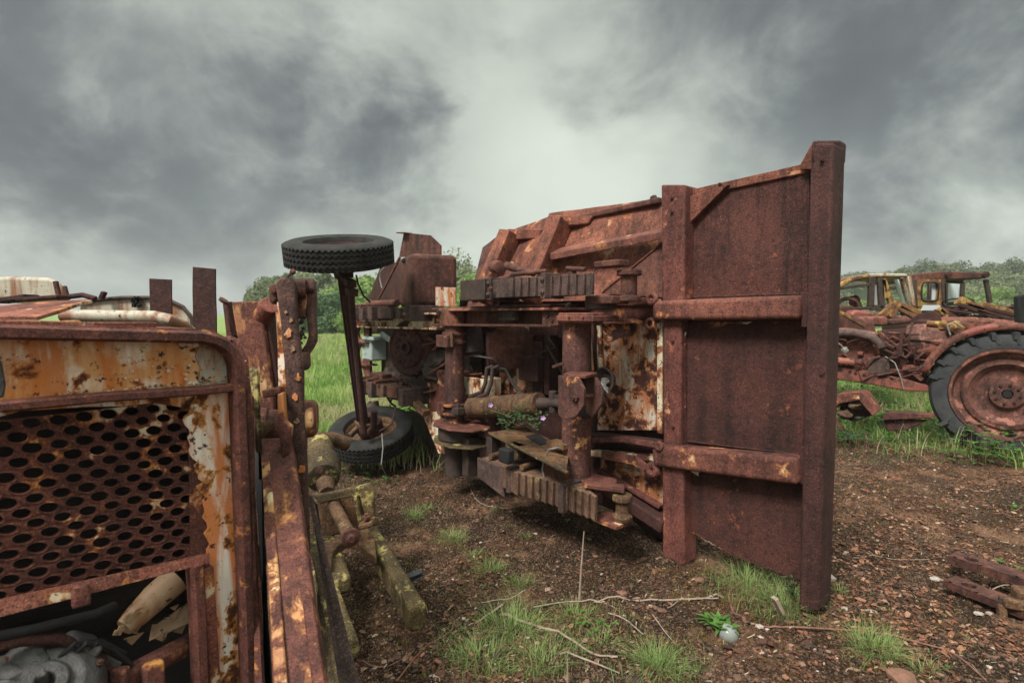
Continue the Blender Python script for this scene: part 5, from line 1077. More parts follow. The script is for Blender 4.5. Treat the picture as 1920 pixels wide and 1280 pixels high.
bars([(1792, 566, 1880, 592), (1800, 560, 1850, 584), (1840, 570, 1920, 592), (1810, 572, 1870, 590), (1760, 580, 1790, 596), (1760, 578, 1772, 596)], Y2-.6, .08, 'yellow_peel', 'loader_boom', K2, .09)
bars([(1850, 578, 1940, 600), (1796, 570, 1870, 596), (1830, 582, 1900, 598)], Y2-.8, .06, 'rust_dark', 'hydraulic_pipe', K2, .06)
b = MB(); b.ring(D(1796, 568, Y2-.3), Vector((.2, .3, 1)), .22, .014, 28, 6); b.out('steering_wheel', M['black'], K2, 0)
b = MB(); rr = random.Random(51)
for k in range(46):
    x, y = rr.uniform(1775, 1900), rr.uniform(570, 600); a = D(x, y, Y2-.5); b.tube([a, a+Vector((rr.uniform(.1, .45), rr.uniform(-.2, .2), rr.uniform(-.15, .05)))], rr.uniform(.012, .04), 6)
b.out('twisted_pipe', M['rust_dark'], K2, 0)
DP([(1796, 600), (1830, 594), (1900, 600), (1930, 606), (1930, 622), (1810, 622)], Y2-1.4, .8, 'tractor_red', 'bonnet', K2, .06)
DP([(1700, 604), (1800, 600), (1810, 640), (1700, 640)], Y2-.2, .8, 'rust_dark', 'lower_body', K2, .05)
DP([(1910, 555), (1930, 550), (1930, 606), (1912, 606)], Y2-2.5, .1, 'black', 'exhaust_stack', K2, .02)

# ================================================================== ground
def nz(x, y, s, o=0): return noise.noise(Vector((x*s+o, y*s-o, o*.7)))
def grassy(x, y):
    """0 bare moss and dirt, 1 full meadow"""
    w = nz(x, y, .9, 3)*.5+nz(x, y, 3.1, 8)*.25
    far_l = (y-(6.0 if x > -.1 else 5.3)+w*1.2)/1.2
    rb = (y-(8.7-.72*x if x > 1.2 else 6.3)+w)/1.1
    g = max(0, min(1, far_l if x < 1.6 else rb))
    return g
def height(x, y):
    d = math.hypot(x, y); k = max(0, 1-d/14)
    h = .022*nz(x, y, 1.1, 1)+.05*nz(x, y, .25, 5)*(1 if y > 2 else .3)
    g = grassy(x, y)
    if d < 14:
        a = nz(x, y, 9, 2); c = nz(x, y, 22, 6); e = nz(x, y, 47, 9)
        f5 = nz(x, y, 14, 12); h += k*(1-.6*g)*(.026*a+.034*max(0, f5+.12)+.030*abs(c)+.018*e)
    h += g*(.05+.10*nz(x, y, .8, 4)+.06*nz(x, y, 2.3, 7))
    if y > 30: h += (y-30)*.006*nz(x, y, .02, 2)+max(0, (y-60))*.0062
    if x > 10 and y > 40: h += min(1, (x-10)/40)*(y-40)*.035
    return h
def axis(lo, hi, c0, c1, step, grow):
    a = [c0]
    while a[-1] < c1: a.append(a[-1]+step)
    s = step
    while a[-1] < hi: s *= grow; a.append(a[-1]+s)
    s = step
    while a[0] > lo: s *= grow; a.insert(0, a[0]-s)
    return a
xs = axis(-230, 230, -1.6, 3.6, .0155, 1.035); ys = axis(-15, 300, 2.0, 4.6, .0165, 1.02)
vs = []; tin = []
for y in ys:
    for x in xs: vs.append((x, y, height(x, y)-.0)); tin.append(grassy(x, y))
nx_ = len(xs); fs = [(j*nx_+i, j*nx_+i+1, (j+1)*nx_+i+1, (j+1)*nx_+i) for j in range(len(ys)-1) for i in range(nx_-1)]
me = bpy.data.meshes.new('ground'); me.from_pydata(vs, [], fs); me.update()
at = me.attributes.new('grassy', 'FLOAT', 'POINT'); at.data.foreach_set('value', tin)
me.polygons.foreach_set('use_smooth', [True]*len(me.polygons))
print('ground verts', len(vs))
m, nt, bs = newmat('moss_and_dirt'); n = N(nt); co = n.coord()
a = n.noise(co, 3.2, 9, .7); c2 = n.noise(co, 26, 8, .75, .3); c3 = n.noise(co, 85, 5, .75); vo = n.voro(co, 46)
col = n.mix(n.ramp(c2, .34, .62), (.008, .005, .004), (.130, .058, .030)); col = n.mix(n.ramp(a, .48, .60, 0, .75), col, (.32, .165, .095)); col = n.mix(n.ramp(n.noise(co, 1.1, 5, .65), .46, .60, .8, 0), col, (.030, .020, .013)); col = n.mix(n.math('MULTIPLY', n.ramp(c3, .52, .63), n.ramp(a, .35, .6, .4, 1)), col, (.44, .29, .19))
col = n.mix(n.ramp(n.noise(co, 5.3, 8, .75), .60, .70, 0, .75), col, (.075, .062, .018)); col = n.mix(n.ramp(c3, .44, .32, 0, .85), col, (.010, .007, .006))
col = n.mix(n.ramp(n.noise(co, 130, 3, .6), .66, .70), col, (.42, .33, .25))
ga = n.new('ShaderNodeAttribute'); ga.attribute_name = 'grassy'
gcol = n.mix(n.ramp(n.noise(co, .9, 8, .7), .38, .62), (.13, .24, .045), (.29, .35, .12)); gcol = n.mix(n.ramp(n.noise(co, 6, 6, .7), .55, .68), gcol, (.26, .24, .12)); gcol = n.mix(n.ramp(n.noise(co, 11, 6, .7), .46, .34), gcol, (.035, .075, .014))
col = n.mix(n.ramp(ga.outputs['Fac'], .35, .75), col, gcol)
n.link(col, bs.inputs['Base Color']); bs.inputs['Roughness'].default_value = .95; bs.inputs['Specular IOR Level'].default_value = .15
h = n.math('ADD', n.math('MULTIPLY', c2, 1.0), n.math('MULTIPLY', c3, .5)); n.link(n.bump(h, 1.0, .035), bs.inputs['Normal'])
me.materials.append(m); go = bpy.data.objects.new('ground', me); COL.objects.link(go); go['kind'] = 'structure'

# ------------------------------------------------------------------ raw mesh helper for many small pieces
class Raw:
    def __init__(s): s.v = []; s.f = []; s.t = []
    def add(s, vs, fs, t=0.0):
        o = len(s.v); s.v += vs; s.f += [tuple(i+o for i in q) for q in fs]; s.t += [t]*len(vs)
    def out(s, name, mat, parent=None, base=None, smooth=False, **tags):
        base = Vector(base) if base is not None else Vector((0, 0, 0))
        off = parent.location if parent is not None else base
        me = bpy.data.meshes.new(name); me.from_pydata([(p[0]-off[0], p[1]-off[1], p[2]-off[2]) for p in s.v], [], s.f); me.update()
        at = me.attributes.new('tint', 'FLOAT', 'POINT'); at.data.foreach_set('value', s.t)
        if smooth: me.polygons.foreach_set('use_smooth', [True]*len(me.polygons))
        me.materials.append(mat); o = bpy.data.objects.new(name, me); COL.objects.link(o)
        if parent is not None: o.parent = parent
        else: o.location = base
        for k, val in tags.items(): o[k] = val
        return o
# gravel and crumbs
ICO = bmesh.new(); bmesh.ops.create_icosphere(ICO, subdivisions=1, radius=1); IV = [v.co.copy() for v in ICO.verts]; IF = [tuple(v.index for v in f.verts) for f in ICO.faces]; ICO.free()
m, nt, bs = newmat('gravel_stone'); n = N(nt); ta = n.new('ShaderNodeAttribute'); ta.attribute_name = 'tint'
cr = n.new('ShaderNodeValToRGB'); n.link(ta.outputs['Fac'], cr.inputs[0]); e = cr.color_ramp.elements; e[0].color = (.03, .02, .016, 1); e[1].color = (.50, .43, .37, 1)
for p_, c_ in ((.3, (.09, .045, .028, 1)), (.55, (.19, .095, .058, 1)), (.8, (.30, .19, .13, 1))): q = e.new(p_); q.color = c_
col = n.mix(n.ramp(n.noise(n.coord(), 60, 4, .6), .4, .6, 0, .5), cr.outputs[0], (.08, .045, .03)); n.link(col, bs.inputs['Base Color']); bs.inputs['Roughness'].default_value = .9
M['stone'] = m
rg = random.Random(77); gr_ = Raw(); placed = 0
while placed < 26000:
    # denser close to the camera
    y = 1.9+rg.random()**1.7*6.5; x = rg.uniform(-1.1, 1.05)*y
    if x < -.75*y+.2 and y < 3: continue
    g = grassy(x, y)
    if rg.random() < g*.95: continue
    placed += 1; s = .0024+.0100*rg.random()**3.6*(1.2 if rg.random() < .96 else 2.4)+.0012*y*.35; ang = rg.uniform(0, 6.28); ca, sa = math.cos(ang), math.sin(ang); ex, ey, ez = rg.uniform(.7, 1.7), rg.uniform(.6, 1.2), rg.uniform(.25, .7); z = height(x, y)
    t = min(1, max(0, rg.gauss(.34, .22))) if rg.random() < .965 else rg.uniform(.8, 1)
    vv = []
    for q in IV:
        k = 1+rg.uniform(-.22, .22); a_, c_ = q.x*ex*s*k, q.y*ey*s*k; vv.append((x+a_*ca-c_*sa, y+a_*sa+c_*ca, z+q.z*ez*s*k+s*.12))
    gr_.add(vv, IF, t)
gr_.out('gravel', M['stone'], kind='stuff')
# dead leaf and straw litter
li = Raw()
for i in range(2000):
    y = 1.95+rg.random()**1.6*6; x = rg.uniform(-.9, 1.05)*y
    if rg.random() < grassy(x, y)*.6: continue
    z = height(x, y)+.006; a_ = rg.uniform(0, 6.28); L = rg.uniform(.005, .022)*(1 if rg.random() < .95 else 3); w = rg.uniform(.0008, .0022); dx, dy = math.cos(a_)*L, math.sin(a_)*L; px_, py_ = -math.sin(a_)*w, math.cos(a_)*w; up_ = rg.uniform(0, .014)
    li.add([(x-px_, y-py_, z), (x+px_, y+py_, z+.002), (x+dx+px_, y+dy+py_, z+up_+.002), (x+dx-px_, y+dy-py_, z+up_)], [(0, 1, 2, 3)], rg.random())
li.out('plant_litter', M['twig'] if 0 else M['dry'], kind='stuff')

# flaky crumbs: curled flat chips of rust and bark, reddest and thickest to the right of the truck
fk = Raw(); placed = 0
while placed < 15000:
    y = 1.95+rg.random()**1.5*6; x = rg.uniform(-.6, 1.05)*y
    right = x > 1.3+.1*y
    if not right and rg.random() < .55: continue
    if rg.random() < grassy(x, y): continue
    if nz(x, y, 2.2, 17) < (-.12 if right else .02): continue
    placed += 1; s = rg.uniform(.004, .013)*(1 if rg.random() < .93 else 1.8); a0_ = rg.uniform(0, 6.28); z = height(x, y)+.002; tl = Vector((rg.uniform(-.5, .5), rg.uniform(-.5, .5), 1)).normalized(); e1_ = tl.cross(Vector((math.cos(a0_), math.sin(a0_), 0))).normalized(); e2_ = tl.cross(e1_); c_ = Vector((x, y, z+s*.35)); m_ = 5; top = []
    for k in range(m_):
        t = 6.283*k/m_; r_ = s*rg.uniform(.6, 1.3); top.append(c_+e1_*math.cos(t)*r_*1.3+e2_*math.sin(t)*r_*.75)
    fk.add([tuple(p) for p in top]+[tuple(p-tl*s*.22) for p in top], [tuple(range(m_)), tuple(range(2*m_-1, m_-1, -1))]+[(k, k+m_, (k+1) % m_+m_, (k+1) % m_) for k in range(m_)], min(1, max(0, rg.gauss(.5 if right else .33, .25))))
m, nt, bs = newmat('rust_flake'); n = N(nt); ta = n.new('ShaderNodeAttribute'); ta.attribute_name = 'tint'
cr = n.new('ShaderNodeValToRGB'); n.link(ta.outputs['Fac'], cr.inputs[0]); e = cr.color_ramp.elements; e[0].color = (.028, .014, .009, 1); e[1].color = (.38, .235, .15, 1)
for p_, c_ in ((.4, (.10, .040, .021, 1)), (.7, (.23, .092, .046, 1))): q = e.new(p_); q.color = c_
n.link(cr.outputs[0], bs.inputs['Base Color']); bs.inputs['Roughness'].default_value = .9
fk.out('rust_flakes', m, kind='stuff')
# short fuzzy moss standing on the dirt
ms = Raw(); placed = 0
while placed < 9000:
    y = 1.95+rg.random()**1.5*5.5; x = rg.uniform(-.6, 1.05)*y
    if nz(x, y, 3.4, 27)+.5*nz(x, y, 9, 5) < .02 or rg.random() < grassy(x, y): continue
    placed += 1; z = height(x, y); tn = min(1, max(0, .35+nz(x, y, 1.6, 40)+rg.uniform(-.2, .25)))
    for k in range(7):
        xx, yy = x+rg.gauss(0, .008), y+rg.gauss(0, .008); a_ = rg.uniform(0, 3.14); w_ = rg.uniform(.0018, .004); hh = rg.uniform(.005, .015); ox, oy = rg.uniform(-.005, .005), rg.uniform(-.005, .005)
        ms.add([(xx-math.cos(a_)*w_, yy-math.sin(a_)*w_, z-.002), (xx+math.cos(a_)*w_, yy+math.sin(a_)*w_, z-.002), (xx+ox, yy+oy, z+hh)], [(0, 1, 2)], tn)
m, nt, bs = newmat('brown_moss'); n = N(nt); ta = n.new('ShaderNodeAttribute'); ta.attribute_name = 'tint'
n.link(n.mix(ta.outputs['Fac'], (.045, .022, .012), (.17, .115, .035)), bs.inputs['Base Color']); bs.inputs['Roughness'].default_value = 1; bs.inputs['Specular IOR Level'].default_value = .1
ms.out('moss', m, kind='stuff')
# ------------------------------------------------------------------ grass
def blade(rw, x, y, z, h, w, lean, ang, t, seg=3):
    ca, sa = math.cos(ang), math.sin(ang); vs_ = []; sx_, sy_ = -sa*w, ca*w
    for i in range(seg+1):
        q = i/seg; o = lean*q*q; hh = h*(q-.25*abs(lean)/max(h, .01)*q*q); ww = (1-q*.85)
        vs_ += [(x+ca*o-sx_*ww, y+sa*o-sy_*ww, z+hh), (x+ca*o+sx_*ww, y+sa*o+sy_*ww, z+hh)]
    rw.add(vs_, [(2*i, 2*i+1, 2*i+3, 2*i+2) for i in range(seg)], t)
mg = Raw(); dg = Raw(); rg = random.Random(5)
# meadow seen in the gap left of the truck
cnt = 0
for i in range(125000):
    y = 5.0+rg.random()**1.5*32; px = rg.uniform(380, 930) if i < 70000 else rg.uniform(-250, 2050); x = (px-960)/1000*y
    if rg.random() > grassy(x, y): continue
    cl = nz(x, y, 1.3, 11)+.6*nz(x, y, 4, 13)
    hgt = (.07+.15*rg.random()+.24*max(0, cl))*(1 if y < 14 else 1.15); w = .0032+.0012*y*.55; t = min(1, max(0, .35+cl*.6+rg.uniform(-.3, .3)))
    dry = nz(x, y, .8, 21)+.4*nz(x, y, 3, 2) > -.02 and rg.random() < .42+.25*(y < 9)
    blade(dg if dry else mg, x, y, height(x, y)-.01, hgt*(1.15 if dry else 1), w*(.7 if dry else 1), rg.uniform(.03, .16)*(1.4 if dry else 1), rg.uniform(0, 6.28), t, 3 if y < 12 else 2)
# verge at the right
for i in range(30000):
    px = rg.uniform(1545, 2000); y = 5.0+rg.random()**1.2*12; x = (px-960)/1000*y
    if rg.random() > grassy(x, y): continue
    cl = nz(x, y, 1.7, 31); t = min(1, max(0, .3+cl*.7+rg.uniform(-.25, .25)))
    dry = cl > .2 and rg.random() < .5
    blade(dg if dry else mg, x, y, height(x, y)-.01, (.04+.12*rg.random())*(.55+.9*max(0, cl+.3)), .003+.0005*y, rg.uniform(.03, .16), rg.uniform(0, 6.28), t*.55*rg.random(), 2)
mg.out('meadow_grass', M['grass'], kind='stuff', label='green tussocky meadow grass behind the wrecks', category='grass')
dg.out('dry_grass', M['dry'], kind='stuff', label='straw coloured dead grass among the meadow', category='grass')
# sparse short grass between the wrecks: one spread of loose blades
sp = Raw()
for (cx, cy, rx, ry, nb, hm) in ((960, 1215, 150, 66, 900, .075), (1060, 1175, 150, 44, 420, .06), (1400, 1110, 80, 40, 260, .11), (1480, 1150, 70, 34, 360, .08), (1230, 1262, 90, 36, 260, .08), (600, 900, 60, 30, 120, .05), (1130, 1240, 220, 50, 380, .045), (760, 985, 90, 45, 260, .04), (930, 1080, 90, 50, 260, .04), (1640, 1230, 60, 30, 240, .06), (1720, 850, 180, 22, 900, .07), (1590, 826, 40, 16, 200, .06), (690, 905, 40, 20, 160, .07), (1300, 1090, 140, 40, 140, .05), (850, 1010, 260, 110, 300, .03)):
    for i in range(nb):
        a_, r_ = rg.uniform(0, 6.28), math.sqrt(rg.random())**.8; p = G(cx+math.cos(a_)*rx*r_+rg.gauss(0, 8), cy+math.sin(a_)*ry*r_); hb = hm*rg.uniform(.25, .95)*(1.5 if rg.random() < .06 else 1); blade(sp, p.x, p.y, height(p.x, p.y)-.004, hb, .0012, rg.uniform(.2, 1.1)*hb, rg.uniform(0, 6.28), rg.random()**1.2)
for i in range(900):      # tiny seedlings all over the dirt
    px, py = rg.uniform(620, 1850), 850+430*rg.random(); p = G(px, py)
    if nz(p.x, p.y, 1.5, 61) < .05: continue
    for k in range(5): blade(sp, p.x+rg.gauss(0, .008), p.y+rg.gauss(0, .008), height(p.x, p.y)-.003, rg.uniform(.008, .022), .0022, rg.uniform(.004, .016), rg.uniform(0, 6.28), rg.uniform(.1, .6), 2)
sp.out('sparse_grass', M['grass_near'], kind='stuff', label='thin sparse grass growing through the dirt', category='grass')
def tuft(px, py, nb, hm, r_, lab):
    c = G(px, py); rw = Raw(); nb = int(nb*1.5)
    for i in range(nb):
        a_ = rg.uniform(0, 6.28); q = rg.random()**.7*r_*(1.25 if rg.random() < .3 else 1); x, y = c.x+math.cos(a_)*q, c.y+math.sin(a_)*q; blade(rw, x, y, height(x, y)-.004, hm*rg.uniform(.3, 1.1), .0014, rg.uniform(.01, hm*1.3), a_+rg.uniform(-1, 1), rg.random()**.8, 4)
    rw.out('grass_tuft', M['grass_near'], base=(c.x, c.y, height(c.x, c.y)), label=lab, category='grass tuft', group='grass tufts on the dirt')
for a_ in ((930, 955, 26, .05, .03, 'tiny grass sprig in the shade left of the lower leaf spring'), (800, 950, 60, .06, .06, 'faint grass tuft between the mossy fork and the truck, topmost of the row'), (888, 1042, 60, .06, .05, 'short grass tuft just below the bright one by the leaf spring'), (985, 1010, 30, .05, .03, 'very small grass sprig under the leaf spring shadow'), (1130, 1215, 90, .07, .08, 'low ragged grass tuft between the two slanting twigs'), (900, 1245, 160, .10, .12, 'large ragged grass tuft at the bottom edge left of the straw'), (1020, 1250, 120, .09, .10, 'ragged grass tuft at the bottom edge around the short straw'), (775, 965, 90, .10, .06, 'small grass tuft in bare dirt just right of the yoke bracket'), (848, 1012, 150, .09, .09, 'bright grass tuft midway between the mossy prong and the lower leaf spring'),
           (918, 1068, 110, .09, .07, 'grass tuft below the twin leaf spring clamp, left of the upright dry stalk'), (975, 1095, 80, .08, .07, 'thin grass tuft right above the left end of the long pale stalk'),
           (1232, 1258, 230, .13, .08, 'dense grass tuft at the bottom edge below the fallen twigs'), (1400, 1105, 160, .20, .10, 'long grass tuft growing under the low corner of the tail plate'),
           (1470, 1140, 150, .16, .10, 'grass tuft around the foot of the tall tail beam'), (1640, 1222, 260, .11, .10, 'rounded grass tuft right of the tail beam at the bottom'), (1575, 1112, 40, .06, .03, 'tiny grass sprig alone on gravel right of the tail beam'),
           (1730, 1262, 50, .07, .05, 'faint grass sprig near the end of the trailing root'), (960, 1180, 240, .13, .14, 'wide pale green grass tuft left of the crossing twigs'), (1080, 1160, 120, .09, .09, 'low grass tuft under the long pale stalk')):
    tuft(*a_)
# ------------------------------------------------------------------ leafy plants
def leaf(rw, p, d, n_, L, w, t=0.5, cup=.15):
    d = d.normalized(); s = d.cross(n_).normalized(); u = s.cross(d).normalized()
    prof = [(0, .12), (.2, .7), (.45, 1), (.7, .8), (.9, .35), (1, .02)]
    vs_ = []
    for q, ww in prof:
        c = p+d*L*q-u*L*cup*q*q; vs_ += [tuple(c-s*w*ww+u*w*.3*ww), tuple(c), tuple(c+s*w*ww+u*w*.3*ww)]
    rw.add(vs_, [(3*i+k, 3*i+k+1, 3*i+k+4, 3*i+k+3) for i in range(5) for k in (0, 1)], t)
def sprawl(name, pts, nl, L, spread, lab, mat='leaf_weed', cat='weed', grp=None, zlift=.03):
    c = pts[0]; base = Vector((c.x, c.y, c.z)); o = thing(name, lab, cat, base, grp); rw = Raw(); st = MB()
    for k in range(len(pts)-1):
        a_, b_ = pts[k], pts[k+1]; m_ = (a_+b_)/2+Vector((rg.uniform(-.03, .03), rg.uniform(-.03, .03), zlift)); st.tube([a_, m_, b_], .0025, 5)
    for i in range(nl):
        k = rg.randrange(max(1, len(pts)-1)); q = pts[k].lerp(pts[min(k+1, len(pts)-1)], rg.random())+Vector((rg.gauss(0, spread), rg.gauss(0, spread), abs(rg.gauss(0, spread*.8))))
        d = Vector((rg.uniform(-1, 1), rg.uniform(-1, 1), rg.uniform(-.1, .5)))
        for a2 in (0, 2.1, 4.2): 
            dd_ = Matrix.Rotation(a2, 3, 'Z') @ d; leaf(rw, q, dd_, Z, L*rg.uniform(.6, 1.1), L*.33, rg.random())
        st.tube([q-Z*(q.z-base.z)*.9, q], .0014, 4)
    st.out('stem', M['twig_red'], o, 0); rw.out('leaves', M[mat], o)
def gp(px, py, z=0.0): p = G(px, py, z); return Vector((p.x, p.y, height(p.x, p.y)+z))
sprawl('bramble', [gp(640, 880), gp(670, 895), gp(700, 900), gp(735, 905)], 26, .035, .05, 'bright green leafy bramble beside the mossy hitch cylinder and lower wheel')
sprawl('bramble', [gp(600, 848, .2), gp(625, 842, .15), gp(650, 850, .1)], 14, .04, .05, 'small bramble leaves against the lower wheel behind the lifting arm')
sprawl('bramble', [gp(1570, 770), gp(1600, 800), gp(1640, 810)], 26, .045, .10, 'nettle-like weeds in front of the bent bucket plates')
sprawl('bramble', [gp(1660, 735, .3), gp(1690, 750, .25), gp(1715, 745, .3)], 34, .05, .14, 'pale green bramble leaves in front of the tractor gearbox')
sprawl('bramble', [gp(1700, 822), gp(1760, 826), gp(1850, 834), gp(1930, 840)], 130, .05, .12, 'low green weeds along the foot of the big tractor tyre')
sprawl('bramble', [gp(1620, 830), gp(1680, 842), gp(1740, 868)], 30, .035, .09, 'small leafy weeds at the edge of the mossy ground')
for k_, (x_, y_, lb_) in enumerate(((1590, 830, 'weeds hugging the tail beam at the edge of the gravel'), (1625, 790, 'bramble growing out of the bent bucket plates'), (1690, 800, 'bramble under the long scrap channel'), (1850, 862, 'bramble thicket at the lower right of the tractor wheel'), (1905, 850, 'bramble at the right edge in front of the tractor wheel'), (1660, 762, 'dense low bramble between the tractor frame and the scrap channel'), (1610, 745, 'leafy weeds growing under the front of the tractor frame'), (1735, 790, 'bramble leaning on the front of the tractor tyre'), (1800, 838, 'weeds hiding the bottom of the tractor rim'), (1870, 838, 'weeds hiding the bottom of the tractor tyre at the right edge'), (1560, 712, 'dim bramble in the gap behind the tail beam, under the tractor frame'))):
    sprawl('bramble', [gp(x_-25, y_), gp(x_, y_-4, .08), gp(x_+30, y_+3, .03)], 80, .055, .16, lb_, 'leaf_weed' if k_ % 2 else 'leaf_dark')
sprawl('bramble', [gp(1860, 1060, .02), gp(1895, 1085, .05), gp(1925, 1080, .05)], 9, .035, .025, 'dark round-leaved weed growing between the two holed bars')
sprawl('bramble', [gp(1905, 965), gp(1925, 960)], 6, .04, .02, 'single light green weed on gravel at the right edge')
sprawl('bramble', [gp(1075, 1150), gp(1120, 1185), gp(1140, 1200)], 18, .022, .03, 'little clover-like weeds beside the fallen twigs')
# dandelion rosette
o = thing('dandelion_plant', 'green lobed leaf rosette beside the glass bulb', 'plant', gp(1345, 1190)); rw = Raw()
for i in range(60):
    a_ = rg.uniform(0, 6.28); leaf(rw, gp(1352, 1192)+Vector((rg.uniform(-.05, .05), rg.uniform(-.03, .07), .01)), Vector((math.cos(a_), math.sin(a_), rg.uniform(.2, 1.6))), Z, rg.uniform(.03, .075), rg.uniform(.007, .014), rg.random()*.6, .35)
rw.out('leaves', M['leaf_weed'], o)
# sprig against the tail beam
def sprig(name, base, tips, lab, mat, flowers=(), L=.02, nl=90, cat='plant', sp_=.03):
    o = thing(name, lab, cat, base); st = MB(); rw = Raw()
    for tp_ in tips:
        mid = (base+tp_)/2+Vector((rg.uniform(-.02, .02), rg.uniform(-.02, .02), .03)); st.tube([base, mid, tp_], .0022, 5)
        for i in range(nl//len(tips)):
            q = mid.lerp(tp_, rg.random()*1.1)+Vector((rg.gauss(0, sp_), rg.gauss(0, sp_), rg.gauss(0, sp_*.6))); leaf(rw, q, Vector((rg.uniform(-1, 1), rg.uniform(-1, 1), rg.uniform(-.3, .6))), Z, L*rg.uniform(.6, 1.2), L*.4, rg.random())
    st.out('stem', M['twig_red'], o, 0); rw.out('leaves', M[mat], o)
    for f_ in flowers:
        fw = Raw()
        for k in range(5):
            t = k*1.2566; leaf(fw, f_, Vector((math.cos(t), -.4, math.sin(t))), Vector((0, -1, .2)), .02, .008, .5, 0)
        fw.out('flower', M['flower'], o)
vb = V(975, 800, .52)
sprig('cranesbill_plant', vb, [V(922, 770, .62), V(935, 790, .60), V(960, 778, .60), V(985, 785, .62), V(1015, 785, .6), V(972, 765, .55), V(950, 800, .64), V(1005, 800, .62)], 'small purple-flowered plant growing on the truck frame below the hydraulic ram', 'leaf_dark', [V(920, 759, .63), V(1018, 783, .62)], .026, 230, sp_=.03)
sprig('wall_weed', gp(1490, 1140), [D(1470, 1080, 2.72), D(1488, 1085, 2.72), D(1480, 1105, 2.72), D(1492, 1112, 2.7)], 'small weed sprig growing up against the bottom of the tail beam', 'leaf_dark', (), .022, 40, sp_=.012)
# twigs and stalks: each one lies by itself
def twig(pts, r, lab, mat='twig', nm='twig', n_=6):
    r *= .9; P_ = [gp(x+rg.uniform(-3, 3), y+rg.uniform(-3, 3))+Z*(.008+(q[0] if q else 0)) for x, y, *q in pts]; sm = []
    for i in range(len(P_)-1):
        for k in range(4): 
            t = k/4; p0, p1, p2, p3 = P_[max(i-1, 0)], P_[i], P_[i+1], P_[min(i+2, len(P_)-1)]
            sm.append(.5*((2*p1)+(-p0+p2)*t+(2*p0-5*p1+4*p2-p3)*t*t+(-p0+3*p1-3*p2+p3)*t**3))
    sm.append(P_[-1]); sm = [Vector((q.x, q.y, max(q.z, height(q.x, q.y)+r*.9))) for q in sm]; MB().tube(sm, r, n_, r1=r*.55).out(nm, M[mat], None, 0, label=lab, category='stalk' if nm == 'stalk' else 'twig')
twig([(1355, 1128), (1280, 1136), (1200, 1128), (1120, 1124), (1060, 1128), (1000, 1138)], .0065, 'long pale dry stalk lying across the dirt in front of the truck', nm='stalk')
twig([(1345, 1133), (1290, 1132), (1250, 1142)], .004, 'short pale stalk parallel to the right end of the long one', nm='stalk')
twig([(1115, 1134), (1140, 1133), (1158, 1142)], .004, 'tiny curved twig just below the middle of the long stalk')
twig([(940, 1152), (1000, 1178), (1060, 1203), (1115, 1228), (1160, 1242)], .008, 'thick pale twig sloping down to the right through the grass')
twig([(1050, 1228), (1090, 1248), (1160, 1262)], .006, 'lower pale twig ending near the bottom grass tuft')
twig([(1140, 1150), (1170, 1168), (1205, 1193)], .005, 'straight broken twig right of the clover weeds')
twig([(1222, 1156), (1245, 1190), (1270, 1220)], .004, 'thin slanting twig standing apart at bottom centre')
twig([(940, 1134), (900, 1158), (878, 1170)], .006, 'pale broken twig left of the green tuft')
twig([(985, 1110), (950, 1124), (900, 1128)], .004, 'grey twig pointing at the left end of the long stalk')
twig([(1410, 1090), (1368, 1108), (1376, 1150), (1400, 1168), (1440, 1180), (1490, 1184), (1560, 1192), (1640, 1196), (1720, 1215), (1790, 1240), (1850, 1290)], .007, 'long reddish trailing root curving to the bottom right corner', 'twig_red', 'root')
twig([(1600, 1050), (1680, 1052), (1740, 1056)], .003, 'very thin pale stem lying on the gravel at right', nm='stalk')
twig([(1840, 1135, .02), (1880, 1132, .06), (1930, 1128, .05)], .004, 'thin green-grey stem lying over the yoke at right edge', nm='stalk')
twig([(670, 1240), (730, 1250), (800, 1210)], .004, 'reddish runner on dirt at bottom left of centre', 'twig_red', 'root')
twig([(745, 1290), (790, 1230), (840, 1190), (865, 1165)], .004, 'red-brown bramble stem at bottom centre left', 'twig_red', 'root')
twig([(1690, 690, .4), (1740, 790, .1), (1780, 815), (1900, 850)], .006, 'dry bramble stem crossing in front of the tractor tyre', 'twig_red')
twig([(1800, 800, .1), (1880, 840), (1960, 850)], .008, 'dry cane lying at the foot of the tractor wheel')
twig([(1640, 740, .2), (1665, 800, .1), (1690, 850)], .006, 'reddish bramble cane rising by the scrap channel', 'twig_red')
twig([(1705, 730, .3), (1730, 810, .1), (1750, 860)], .006, 'second reddish cane nearer the tractor tyre', 'twig_red')
twig([(885, 920), (900, 940), (940, 952), (980, 948)], .004, 'thin wire-like stem curving below the lower leaf spring')
a_ = gp(1086, 1122); MB().tube([a_, D(1090, 1060, a_.y), D(1095, 996, a_.y+.02)], .007, 6, r1=.003).out('stalk', M['twig'], None, 0, label='single dry stalk standing upright in front of the leaf spring', category='stalk')
a_ = gp(1064, 1290); MB().tube([a_, D(1064, 1235, a_.y)], .004, 6, r1=.003).out('stalk', M['twig'], None, 0, label='short upright straw at the bottom edge of the grass', category='stalk')
MB().tube([D(716, 812, 4.75), D(718, 840, 4.7), D(715, 870, 4.65), gp(730, 905)], .005, 6).out('wire', M['alu'], None, 0, label='thin bent wire hanging over the lower wheel', category='wire')
